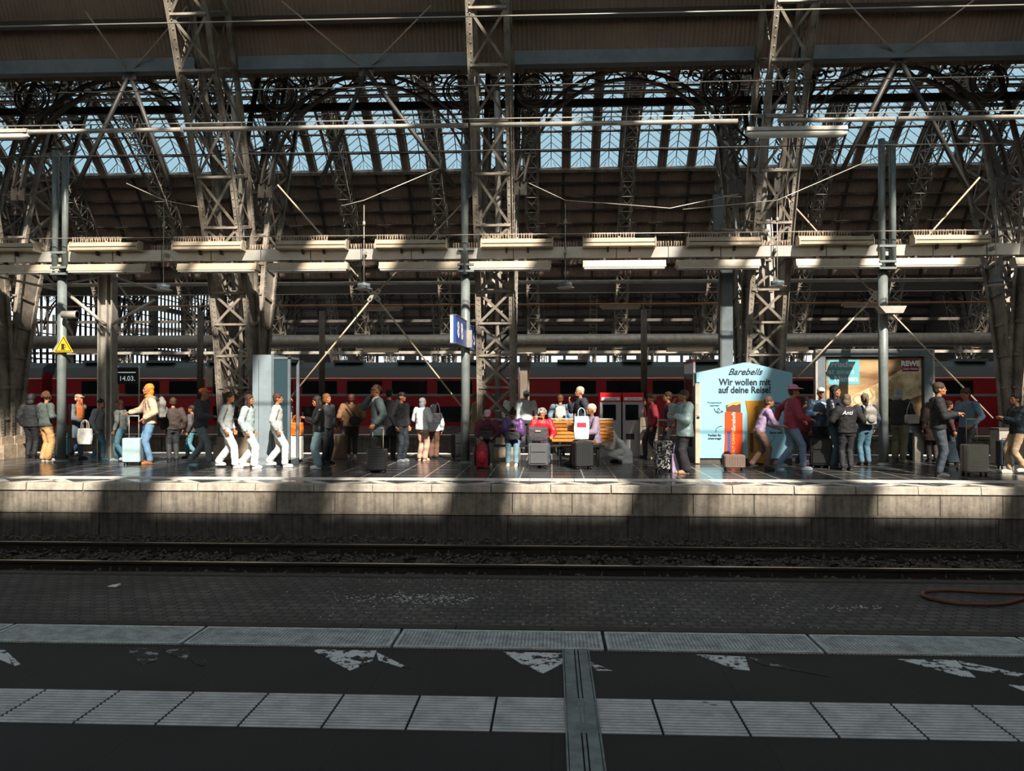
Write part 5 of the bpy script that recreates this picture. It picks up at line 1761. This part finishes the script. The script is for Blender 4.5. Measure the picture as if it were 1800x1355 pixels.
def backpack(P, col, side=1, straps='#333333', size=1.0, label=None):
    """worn on the back: stays its own thing"""
    s = P['s']*size
    c = P['hip'].lerp(P['shc'],.62)+V(0,.16*P['s']+P['tk']+.045*s,0)
    rt = P['root']
    root = empty('backpack', rt.matrix_basis @ c, rt.rotation_euler.z, label, 'backpack')
    q = MB(); q.ball((0,0,0),(.17*s,.10*s,.25*s),14,10); q.box((-.14*s,-.07*s,-.22*s),(.14*s,.07*s,.15*s))
    remeshed(q,'bag_body',cloth(col,.7),root,.018,3,.006,3)
    q = MB(); q.ball((0,.09*s,-.08*s),(.12*s,.05*s,.10*s),12,8); remeshed(q,'front_pocket',cloth(col,.7),root,.015,2,.004,2)
    for sg in (-1,1):
        MB().tube(smooth_pts([V(sg*.1*s,-.07*s,.17*s),V(sg*.11*s,-.16*s,.24*s),V(sg*.12*s,-.33*s,.12*s),V(sg*.13*s,-.31*s,-.08*s),V(sg*.12*s,-.1*s,-.18*s)],4), .018*s, 6).build('strap', cloth(straps,.7), root)
    MB().tube([(-.03,-.03,.23*s),(-.03,-.03,.28*s),(.03,-.03,.28*s),(.03,-.03,.23*s)], .008, 6).build('top_loop', cloth(straps,.7), root)
    return root

def suitcase(x, y, w_, d_, h_, col, label, rz=0.0, handle=.35, ribs='h', wheels=True, rough=.4, trim='#1a1a1a', pattern=None, group=None):
    root = empty('suitcase', (x,y,0), rz, label, 'suitcase', group)
    m_ = pattern or mat('case_'+col.strip('#'), col, rough, 0.0, .08, 5)
    wz = .06
    bev = min(.04, d_*.25)
    def rr(hw, hh, r_):
        out = []
        for cx2, cz2, a0_ in ((hw-r_,hh-r_,0),(-hw+r_,hh-r_,PI/2),(-hw+r_,-hh+r_,PI),(hw-r_,-hh+r_,1.5*PI)):
            for k in range(5): out.append((cx2+r_*math.cos(a0_+PI/2*k/4), cz2+r_*math.sin(a0_+PI/2*k/4)))
        return out
    hw, hh = w_/2, (h_-wz)/2
    cz = wz+hh
    b_ = MB()
    o1 = [(a, c+cz) for a,c in rr(hw,hh,bev)]; o2 = [(a, c+cz) for a,c in rr(hw-.02,hh-.02,bev)]
    n = len(o1)
    vs = [(a,-d_/2,c) for a,c in o2]+[(a,-d_/2+.025,c) for a,c in o1]+[(a,d_/2-.025,c) for a,c in o1]+[(a,d_/2,c) for a,c in o2]
    fs = [tuple(range(n)), tuple(reversed(range(3*n,4*n)))]
    for i in range(3):
        for k in range(n):
            l = (k+1) % n
            fs.append((i*n+k,(i+1)*n+k,(i+1)*n+l,i*n+l))
    sh0 = b_.add(vs, fs).build('shell', m_, root)
    rb = MB()
    if ribs == 'h':
        k = 0; z = cz-hh+.07
        while z < cz+hh-.06: rb.box((-hw+.03,-d_/2-.007,z),(hw-.03,-d_/2+.002,z+.018)); z += .055
    elif ribs == 'v':
        x_ = -hw+.05
        while x_ < hw-.04: rb.box((x_,-d_/2-.007,cz-hh+.05),(x_+.018,-d_/2+.002,cz+hh-.05)); x_ += .055
    elif ribs == 'soft':
        rb.box((-hw+.05,-d_/2-.025,cz-hh+.06),(hw-.05,-d_/2+.002,cz+.02)).box((-hw+.06,-d_/2-.02,cz+.06),(hw-.06,-d_/2+.002,cz+hh-.05))
    if rb.v: rb.build('ribs' if ribs != 'soft' else 'front_pockets', m_, sh0)
    MB().box((-hw-.003,-.008,cz-hh+.02),(-hw+.004,.008,cz+hh-.02)).box((hw-.004,-.008,cz-hh+.02),(hw+.003,.008,cz+hh-.02)).build('zip', cloth(trim,.6), root)
    MB().tube([(-.07,0,cz+hh),(-.06,0,cz+hh+.03),(.06,0,cz+hh+.03),(.07,0,cz+hh)], .009, 6).build('carry_handle', cloth(trim,.6), sh0)
    if handle:
        zt_ = cz+hh
        MB().tube([(-.11,d_/2-.05,zt_-.02),(-.11,d_/2-.05,zt_+handle)], .009, 6).tube([(.11,d_/2-.05,zt_-.02),(.11,d_/2-.05,zt_+handle)], .009, 6).tube([(-.12,d_/2-.05,zt_+handle),(.12,d_/2-.05,zt_+handle)], .015, 8).build('telescopic_handle', M['galv'] if handle > .2 else cloth(trim,.6), root)
    if wheels:
        for sx_ in (-1,1):
            for sy_ in (-1,1):
                MB().lathe([(.028,-.012),(.028,.012)], (sx_*(hw-.05),sy_*(d_/2-.05),.028), 12, 'x').box((sx_*(hw-.05)-.018,sy_*(d_/2-.05)-.015,.035),(sx_*(hw-.05)+.018,sy_*(d_/2-.05)+.015,wz+.01)).build('wheel', M['rubber'], root)
    return root
def bag(x, y, z, w_, d_, h_, col, label, name='tote_bag', cat='bag', rz=0, loops=True, strap=0):
    root = empty(name, (x,y,z), rz, label, cat)
    q = MB(); q.prism([(-w_/2*.9,0),(w_/2*.9,0),(w_/2,h_*.5),(w_/2*.92,h_),(-w_/2*.92,h_),(-w_/2,h_*.5)], 'y', -d_/2, d_/2)
    remeshed(q,'bag_body',cloth(col,.6),root,.014,2,.008,7)
    if strap: MB().tube(smooth_pts([V(-w_*.4,0,h_*.8),V(-w_*.3,.02,h_+strap*.5),V(0,.04,h_+strap),V(w_*.3,.02,h_+strap*.5),V(w_*.4,0,h_*.8)],4), .009, 6).build('shoulder_strap', cloth(col,.6), root)
    if loops:
        for sy_ in (-1,1):
            MB().tube(smooth_pts([V(-w_*.22,sy_*d_*.4,h_-.02),V(-w_*.2,sy_*d_*.3,h_+.12),V(0,sy_*d_*.2,h_+.18),V(w_*.2,sy_*d_*.3,h_+.12),V(w_*.22,sy_*d_*.4,h_-.02)],3), .008, 6).build('handle', cloth(col,.6), root)
    return root
def phone(P, i, label):
    wv = P['root'].matrix_basis @ P['wr'][i]
    q = P['root'].matrix_basis.to_3x3() @ (P['wr'][i]-P['el'][i]).normalized()
    root = empty('phone', wv+q*.09*P['s']+V(0,0,.025), P['root'].rotation_euler.z, label, 'phone')
    MB().box((-.036,-.006,-.03),(.036,.006,.10)).build('phone_body', M['black'], root)
    return root

def gx(px, py): 
    g = gz(px, py); return (g.x, g.y, 0)
def hgt(g, pytop):
    return CAMZ+(692-pytop)*g[1]/FPX
RT, LT, BK = PI/2, -PI/2, PI   # heading: right (+x), left (-x), away
HOLD = [V(-.10,-.30,-.22), V(.07,-.32,-.20)]          # both hands in front of the chest
def P_(px, pytop, pyfeet, label, face, **kw):
    g = gx(px, pyfeet)
    h = hgt(g, pytop)
    kw.setdefault('seed', int(px))
    if kw.get('pose') not in ('sit','crouch'): h *= kw.pop('hs', 1.0)
    else: h = kw.pop('height')
    return person(label, g, h, face, **kw)

# --- left group
P_(54,694,806,'person in dark hooded clothes behind the curly-haired woman at far left',BK,top=('#15171a','hoodie'),bottom='#14161a',hair='hood',extra=('#17181b',))
P_(80,690,811,'woman with curly ginger hair, grey-green jacket and tan wide trousers, back turned',BK-.5,top=('#46504c','jacket'),bottom='#b98c5c',hair='curly',hcol='#7a4a20',flare=1.5,shoes='#e0ddd5',arms=[V(-.24,-.2,-.34),V(.2,-.28,-.28)])
p_ = P_(133,691,806,'elderly man in a flat cap and long grey coat walking right',RT*.9,top=('#5a5b5f','coat'),bottom='#41566b',hair='flatcap',hcol='#b5aca0',extra=('#8d8270',),step=.22,lean=.10,arms=[V(-.2,-.3,-.38),V(.25,.12,-.5)])
bag(at(150,700,gx(133,806)[1]).x, gx(133,806)[1]-.22, 1.02, .16,.1,.3,'#b9672e','small orange brown shoulder bag on the grey-coated man','shoulder_bag')
P_(172,700,809,'person in a pale grey jacket and blue jeans walking right beside the grey coat',RT,top=('#8d8c8c','jacket'),bottom='#4d7286',hair='short',hcol='#4a2c20',step=.2,shoes='#3f6672',skin='fair',lean=.08)
P_(213,702,811,'woman with auburn hair in grey-green top and light blue jeans walking left',LT,top=('#7f8884','shirt'),bottom='#5d8ba0',hair='long',hcol='#5e2f1e',step=.18,shoes='#b5c6cc',lean=.05)
bag(at(165,745,17.9).x, 17.55, .55,.30,.10,.34,'#d6d2ca','white tote bag carried by the walking pair at left')
w1 = P_(263,675,816,'woman with orange head covering, beige jacket and blue jeans gripping a suitcase handle',LT*.6,top=('#c1a78c','jacket'),bottom='#5f83a3',hair='scarf',extra=('#c07a2a',),shoes='#7a4a1e',arms=[V(-.35,-.36,-.30),V(.22,-.15,-.42)],skin='tan')
g = gx(233,817)
suitcase(g[0],g[1],.40,.24,.62,'#9db5b8','silver blue ribbed suitcase beside the woman with orange head covering',0.1,.5,'v',rough=.2)
backpack(w1,'#6f706c',label='grey backpack on the woman with orange head covering')
P_(304,700,812,'person in dark brown jacket walking away behind the orange-scarfed woman',BK+.6,top=('#3a302b','jacket'),bottom='#2a2c30',hair='short',hcol='#5b3a25')
P_(352,680,818,'man with orange headband, dark sweater and grey trousers walking right',RT,top=('#3b3a42','hoodie'),bottom='#6f7c80',hair='cap',hcol='#4a2a1a',extra=('#c65f2a',),step=.25,lean=.08,shoes='#5b6468',arms=[V(-.2,-.32,-.3),V(.25,.15,-.48)])
P_(398,688,822,'person in grey shirt and white trousers striding right',RT,top=('#a3aaaa','shirt'),bottom='#e6e6e2',hair='short',hcol='#4b2c1c',step=.24,shoes='#ececea',flare=1.25,lean=.06)
P_(436,692,823,'person in pale top and wide white trousers walking right behind the first pair',RT,top=('#9fb0b0','jacket'),bottom='#dcdcd8',hair='long',hcol='#5a3420',step=.18,shoes='#e8e8e6',flare=1.4)
P_(486,690,821,'person in light grey jacket and pale trousers in front of the glass cabinet',RT+.2,top=('#b2b5b3','jacket'),bottom='#d5d6d3',hair='short',hcol='#6b4128',step=.2,shoes='#d8d8d4',flare=1.2)
P_(338,712,806,'person in teal trousers and dark top walking between the groups at left',LT,top=('#4a4446','jacket'),bottom='#4e7f8c',hair='short',hcol='#3a2318',step=.2)
P_(506,698,806,'person in beige jacket standing right behind the glass cabinet',RT,top=('#a59b8d','jacket'),bottom='#8b8d90',hair='bald',hcol='#84502c')
bag_l = gx(88,806); suitcase(bag_l[0]+.12,bag_l[1]+.3,.34,.2,.55,'#7fb0bd','light turquoise hard suitcase behind the left pole',0,0,'v')
g = gx(521,812)
suitcase(g[0],g[1],.28,.24,.62,'#cfcac2','silver suitcase with orange band beside the glass cabinet',0,.0,'v')
bag(g[0],g[1],.64,.30,.2,.30,'#e0701c','orange duffel bag on top of the silver suitcase','duffel_bag')
wp = P_(560,697,824,'young woman in black jacket and light jeans looking at her phone',LT*.75,top=('#17181b','jacket',.4),bottom='#86a3ad',hair='long',hcol='#3a241a',shoes='#e4e4e2',headpitch=.25,arms=HOLD,flare=1.35,skin='tan')
phone(wp,0,'dark phone in the hands of the woman in black jacket')
P_(573,693,815,'person with blond hair standing behind the woman with the phone',RT*.7,top=('#26282c','jacket'),bottom='#23262c',hair='bob',hcol='#a86f2a')
g = gx(580,806)
cb = empty('cardboard_box', (g[0]+.12,g[1]+.2,0), 0, 'tall brown cardboard box standing behind the woman in light jeans', 'box')
MB().box((-.24,-.15,0),(.24,.15,.58)).build('carton', mat('cardboard','#6b5440',.8,0,.1,4), cb)
MB().box((-.01,-.153,.3),(.05,-.15,.58)).build('tape', mat('tape','#3b3028',.4), cb)
mb_ = P_(618,694,804,'man in a brown sweater with a crossbody strap, back turned',BK+.2,top=('#7c5b3e','hoodie'),bottom='#2c2723',hair='short',hcol='#8a5030',shoes='#d9d4cc',arms=[V(-.25,-.15,-.42),V(.25,-.15,-.42)],build=1.25)
sl_ = empty('sling_bag', mb_['root'].location+V(.1,-.26,0.95), 0, 'black sling bag hanging on the back of the brown sweater', 'bag')
MB().ball((.05,0,0),(.16,.06,.12),12,8).build('pouch', cloth('#191919'), sl_)
MB().tube(smooth_pts([V(.1,0,.06),V(0,-.03,.2),V(-.17,0,.42)],4), .014, 6).build('strap', cloth('#191919'), sl_)
ms = P_(664,676,829,'tall bald man in a grey suit jacket and sunglasses holding a phone to his ear',LT*.8,top=('#4a5658','suit'),bottom='#141519',hair='bald',hcol='#6a4330',arms=[V(-.12,-.16,.06),V(.27,-.08,-.46)],skin='tan',coat=.04)
r_ = ms['root']
q = MB(); 
for sg in (-1,1): q.ball(ms['H']((sg*.033,-.098,.008)),(.024,.012,.016),10,6)
q.tube([ms['H']((-.08,-.0,.015)),ms['H']((-.06,-.09,.015)),ms['H']((.06,-.09,.015)),ms['H']((.08,-.0,.015))],.004,5)
q.build('sunglasses', M['darkglass'], r_)
phone(ms,0,'dark phone at the ear of the man in the grey suit')
q = MB(); loft(q, [(ms['shc']+V(0,-.075*ms['s'],-.22),.035,.055),(ms['shc']+V(0,-.055*ms['s'],.03),.06,.065),(ms['shc']+V(0,-.01,.075),.07,.07)]); remeshed(q,'shirt_collar',cloth('#dfe3e6',.6),r_,.012,1)
g = gx(668,828)
suitcase(g[0]+.02,g[1]-.38,.40,.24,.50,'#1b1d20','black ribbed hard suitcase standing in front of the man in the suit',0,.42,'h',rough=.3)
pb = P_(705,690,812,'man in a black jacket and blue jeans with glasses, facing right behind the suit',RT*.7,top=('#15161b','jacket'),bottom='#1b222c',hair='cap',hcol='#2a1a12',extra=('#1a1a1c',),shoes='#6a6f74')
P_(684,684,808,'person in black coat directly behind the suited man',BK,top=('#111216','coat'),bottom='#121317',hair='short',hcol='#181310')
wh = P_(742,700,810,'woman in a grey headscarf, white vest and pink trousers, seen from behind',BK-.6,top=('#e9ecec','hoodie'),bottom='#c29b88',hair='scarf',extra=('#6d7276',),shoes='#d7b39c',flare=1.3,arms=[V(-.22,-.24,-.3),V(.22,-.24,-.3)])
P_(762,712,806,'person in brown trousers standing close behind the white vest',BK,top=('#d4d6d6','jacket'),bottom='#5c4032',hair='hood',extra=('#8d9094',),flare=1.4)
bag(at(770,740,18.9).x+.02, 18.6, .98,.16,.12,.22,'#23262a','small black handbag at the side of the white vest','handbag',loops=False,strap=.22)
g = gx(806,808); suitcase(g[0]-.02,g[1]+.25,.36,.24,.62,'#181a1c','black soft suitcase half hidden behind the middle pole',0,0,'soft')
# --- around the bench
P_(836,692,797,'man in a beige coat and glasses standing behind the middle pole',RT,top=('#8f7a5e','coat'),bottom='#33302c',hair='short',hcol='#6f665c')
g = at(852,700,BNY)
def SIT(px, label, face, height, **kw):
    kw.setdefault('build', 1.0)
    x = at(px,740,18.85).x
    return person(label, (x, BNY-.05, 0), height, face, pose='sit', seed=int(px), **kw)
s1 = SIT(855,'seated woman in pink cap and maroon jacket with a bag on her lap',0.0,1.62,top=('#5a2234','jacket'),bottom='#57564f',hair='cap',hcol='#4a2a1c',extra=('#cfa3b4',),headpitch=.5,arms=[V(-.17,-.30,-.34),V(.17,-.30,-.34)],lean=.25,shoes='#cfcfcb')
bag(s1['root'].location.x, BNY-.36, .60,.34,.16,.20,'#1d1f22','black handbag on the lap of the woman in the pink cap','handbag')
s2 = SIT(900,'seated woman in purple puffer jacket with a topknot typing on her phone',0.0,1.6,top=('#5b3a72','puffer',.4),bottom='#5f7f90',hair='bun',hcol='#17120f',headpitch=.55,arms=[V(-.05,-.32,-.20),V(.06,-.32,-.20)],lean=.12,shoes='#c9c4ba',skin='brown')
phone(s2,0,'phone in the hands of the woman in the purple jacket')
bag(s2['root'].location.x, BNY-.38, .60,.36,.18,.17,'#22262a','dark grey bag on the lap of the woman in purple','lap_bag')
s3 = SIT(952,'seated person with curly grey hair in a bright red jacket',0.1,1.66,top=('#c4182c','jacket',.5),bottom='#2f3b4c',hair='curly',hcol='#a9a49c',headpitch=.6,arms=[V(-.2,-.3,-.34),V(.22,-.3,-.34)],lean=.2)
g = gx(848,822)
rb_ = empty('backpack', (g[0]-.0,g[1]-.05,.30), PI, 'red and black backpack standing on the platform between bench and pole', 'backpack')
q = MB(); q.ball((0,0,0),(.16,.12,.29),14,10); q.box((-.13,-.09,-.3),(.13,.09,.1)); remeshed(q,'bag_body',cloth('#8c1228',.5),rb_,.018,3,.012,4)
q = MB(); q.ball((0,.10,-.06),(.11,.06,.15),12,8); remeshed(q,'front_pocket',cloth('#c22138',.5),rb_,.015,2,.006,4)
for sg in (-1,1): MB().tube([(sg*.15,.02,-.25),(sg*.17,.03,0),(sg*.13,.02,.22)], .02, 6).build('side_strap', cloth('#1c1c1e'), rb_)
g = gx(946,822)
suitcase(g[0],g[1]-.08,.44,.26,.55,'#4c4e52','grey soft suitcase in front of the person in the red jacket',0,0,'soft',rough=.7)
cbg = empty('cabin_bag', (g[0],g[1]-.08,.60), 0, 'dark grey cabin bag stacked on the grey soft suitcase', 'bag')
q = MB().box((-.21,-.11,0),(.21,.11,.30)); remeshed(q,'bag_body',cloth('#3d3b41',.6),cbg,.016,3,.006,3)
MB().box((-.06,-.135,.2),(.06,-.12,.24)).build('buckle', M['galv'], cbg)
MB().tube([(-.12,.05,.28),(-.12,.05,.52),(.12,.05,.52),(.12,.05,.28)], .011, 8).build('telescopic_handle', mat('handle_gold','#b9925a',.35,.3), cbg)
for i, px in enumerate((903,925)):
    P_(px,687,795,['man in pale blue cap and pale blue shirt behind the middle column, left of two','man in pale blue cap and grey shirt behind the middle column, right of two'][i],BK,top=(['#c3ced0','#b0b3b6'][i],'shirt'),bottom='#3a3f45',hair='cap',hcol='#7a5a44',extra=('#a8c7cd',))
pg = P_(985,695,800,'person with ginger hair and blue hoodie behind the bench, back turned',BK,top=('#6c8296','hoodie'),bottom='#30343c',hair='short',hcol='#8c4a22')
backpack(pg,'#b9b3a6',straps='#cfd3d4',label='light beige backpack on the person in the blue hoodie')
P_(1021,681,806,'older grey-haired man in a dark jacket standing behind the bench end',LT*.8,top=('#262a36','jacket'),bottom='#22252b',hair='short',hcol='#a59b8c',arms=[V(-.1,-.26,-.05),V(.25,-.1,-.45)],build=1.2)
s4 = SIT(1040,'seated grey-haired man in a mauve cardigan holding shopping bags',LT*.75,1.8,top=('#7d6f82','jacket'),bottom='#4f3a22',hair='short',hcol='#b3a793',arms=[V(-.15,-.36,.0),V(.2,-.34,-.3)],lean=.1,skin='tan')
g = at(1022,785,18.5)
bag(g.x, 18.45, .64,.34,.14,.50,'#b6dde0','pale turquoise shopping bag held by the seated older man','shopping_bag')
q = MB().box((-.1,-.076,.26),(.1,-.068,.36)); o = q.build('red_print', mat('print_red','#b02a48',.5), bpy.data.objects['shopping_bag'])
g = gx(1024,824)
suitcase(g[0],g[1]-.05,.42,.26,.60,'#1f2123','black hard suitcase standing beside the bench end',.35,0,'v',rough=.45)
P_(1098,752,813,'person in a white hooded coat crouching beside the bench end',LT,pose='crouch',height=1.6,top=('#f4f1ea','coat'),bottom='#efece5',hair='hood',extra=('#f4f1ea',),headpitch=.5,lean=.75,arms=[V(-.15,-.3,-.25),V(.15,-.3,-.25)],shoes='#3a3a3a')
# --- kiosk side
P_(1176,690,812,'tall person in a dark red-brown jacket behind the patterned suitcase',LT,top=('#3b2226','jacket'),bottom='#1c1a1e',hair='short',hcol='#5f3c22')
P_(1148,692,806,'person in a red jacket walking left past the ticket machines',LT,top=('#8c2634','jacket'),bottom='#2c2328',hair='short',hcol='#6d4326',step=.2)
P_(1204,687,832,'person in a pale green puffer jacket and wide dark trousers, hand raised to the face',LT*.85,top=('#8fa7a8','puffer',.45),bottom='#3d3a40',hair='short',hcol='#6d5134',arms=[V(-.08,-.22,.03),V(.12,-.26,-.2)],flare=1.6,shoes='#d3a88c',skin='tan')
def pat_mat():
    m, t, b = new_mat('monochrome_pattern')
    co = t.nodes.new('ShaderNodeTexCoord')
    n = t.nodes.new('ShaderNodeTexNoise'); n.inputs['Scale'].default_value = 11; n.inputs['Detail'].default_value = 3; n.inputs['Distortion'].default_value = 2.2
    t.links.new(co.outputs['Object'], n.inputs['Vector'])
    r = t.nodes.new('ShaderNodeValToRGB'); r.color_ramp.interpolation = 'CONSTANT'
    r.color_ramp.elements[0].color = (.012,.012,.014,1); r.color_ramp.elements[1].position = .54; r.color_ramp.elements[1].color = (.7,.7,.68,1)
    t.links.new(n.outputs['Fac'], r.inputs[0]); t.links.new(r.outputs[0], b.inputs['Base Color']); b.inputs['Roughness'].default_value = .3
    return m
g = gx(1168,830)
suitcase(g[0],g[1],.40,.26,.66,'#111111','black and white patterned suitcase next to the green puffer jacket',.25,.42,None,pattern=pat_mat())
g = gx(1187,831)
bag(g[0],g[1]-.02,0,.16,.12,.40,'#c3aed0','lilac bag standing between patterned suitcase and dark trousers','carrier_bag')
P_(1390,676,826,'woman in a pink sun hat and red jacket walking right before the kiosk',RT,top=('#8c3440','jacket'),bottom='#6f86a0',hair='sunhat',hcol='#7a4a3a',extra=('#cf86a8',),step=.22,arms=[V(-.2,-.3,-.35),V(.3,.25,-.4)],lean=.06,shoes='#7a8a99')
P_(1334,712,826,'person in a mauve top and brown trousers bending over luggage before the kiosk',RT,top=('#9b86a6','shirt'),bottom='#6b5148',hair='short',hcol='#6b4636',lean=.35,step=.15,hs=1.17,arms=[V(-.2,-.35,-.35),V(.2,-.3,-.4)])
g = gx(1290,827)
suitcase(g[0],g[1],.44,.26,.34,'#6a5a50','brown low suitcase being pulled along in front of the kiosk',0,.0,'v')
P_(1414,696,818,'person in a dark red jacket walking right between kiosk and billboard',RT,top=('#70222c','jacket'),bottom='#3c2e34',hair='short',hcol='#4d2d20',step=.15)
bagr = gx(1411,812)
tag(MB().box((-.07,-.03,0),(.07,.03,.62)).build('red_stand', mat('stand_red','#d4342a',.45), None, (bagr[0]+.03,bagr[1]+.1,0)), 'narrow bright red stand beside the kiosk', 'stand')
# --- right group
P_(1443,682,820,'woman in a white cap and shiny denim jacket standing before the billboard',-.1,top=('#3c5167','jacket',.3),bottom='#1a1c21',hair='cap',hcol='#2b2019',extra=('#dcdcda',),arms=[V(-.14,-.26,-.25),V(.14,-.26,-.25)])
P_(1466,679,824,'person with long dark hair and blue-black jacket beside the white cap',RT*.6,top=('#1d2330','jacket',.35),bottom='#2f4656',hair='long',hcol='#241715',arms=HOLD)
pw = P_(1489,694,827,'person in black hoodie with white lettering across the back',BK,top=('#101113','hoodie'),bottom='#191c20',hair='bob',hcol='#8d7a66',arms=[V(-.3,-.2,-.3),V(.25,-.24,-.28)],shoes='#1a1a1a')
text('back_print', 'Anti', M['signwhite'], pw['root'], (.15,.168,pw['shc'].z-.12), .12, (PI/2,0,PI), .3)
g = gx(1443,822)
suitcase(g[0],g[1]-.05,.46,.28,.66,'#1b1d1f','large black suitcase with a scuffed white edge below the denim jacket',-.3,0,'soft')
px2 = P_(1521,693,818,'person in dark blue jacket and jeans wearing a pale backpack, back turned',BK+.15,top=('#2b3442','jacket'),bottom='#3f6073',hair='pony',hcol='#8a765c')
backpack(px2,'#85827a',straps='#9fb0bd',label='grey mottled backpack on the dark blue jacket')
P_(1580,683,812,'person in dark jacket with grey hood and khaki cargo trousers',RT*.5+PI/2,top=('#1c1d20','jacket'),bottom='#6e6c58',hair='hood',extra=('#8b8d93',),arms=[V(-.2,-.25,-.3),V(.25,-.2,-.32)],flare=1.2,shoes='#6b685c')
P_(1606,686,806,'person in beige jacket and blue jeans turned towards the billboard',LT,top=('#a37d50','jacket'),bottom='#3f566e',hair='short',hcol='#8a4c1c',arms=HOLD,shoes='#2b2b2d')
bag(at(1592,745,20.1).x,19.75,.95,.3,.14,.2,'#8f8b83','grey waist bag between the khaki and beige people','waist_bag',loops=False,strap=.3)
P_(1649,674,838,'man in black jacket, grey shirt and dark jeans looking right, at right',RT*.8,top=('#131418','jacket'),bottom='#323b44',hair='short',hcol='#4d3a28',arms=[V(-.14,-.3,-.25),V(.12,-.3,-.27)],shoes='#2c2f33',build=1.2)
P_(1701,683,826,'man in a blue shirt looking left at the silver suitcase',LT*.8,top=('#5f7688','shirt'),bottom='#20242b',hair='short',hcol='#6e4a24',arms=[V(-.15,-.3,-.28),V(.25,-.1,-.45)],headpitch=.3,build=1.2)
g = gx(1713,835)
suitcase(g[0],g[1],.46,.28,.62,'#a09c90','champagne silver ribbed suitcase in front of the blue shirt man',0.08,.50,'h',rough=.35)
g = gx(1771,824)
suitcase(g[0],g[1]+.1,.30,.24,.62,'#1e2a33','dark navy suitcase left of the leather jacket at far right',0,0,'soft')
P_(1789,690,832,'person in shiny black leather jacket and beige trousers at the right edge',LT,top=('#16222a','jacket',.28),bottom='#a48c70',hair='short',hcol='#1c1512',arms=HOLD,shoes='#cfc5b5',step=.12)
P_(1640,700,812,'person in dark brown coat behind the man in black jacket',BK,top=('#33231d','coat'),bottom='#2a2320',hair='short',hcol='#5b2f1c')
P_(1667,705,812,'person in dark red sweater half hidden between the two men at right',RT,top=('#3e2022','jacket'),bottom='#20232a',hair='short',hcol='#5e371f')
bagw = gx(1677,818); suitcase(bagw[0],bagw[1]+.1,.3,.22,.5,'#20303a','dark blue suitcase with white stripes behind the champagne one',0,0,'h')
P_(608,708,796,'person in dusty red clothes in the shade behind the brown sweater',BK,top=('#4f2a28','jacket'),bottom='#261f1e',hair='short',hcol='#3a2218')
P_(1128,700,799,'person in a dark red coat beside the ticket machines',RT,top=('#6a1f2b','coat'),bottom='#2a2024',hair='long',hcol='#70421f')
bpy.data.scenes.remove(TMP)
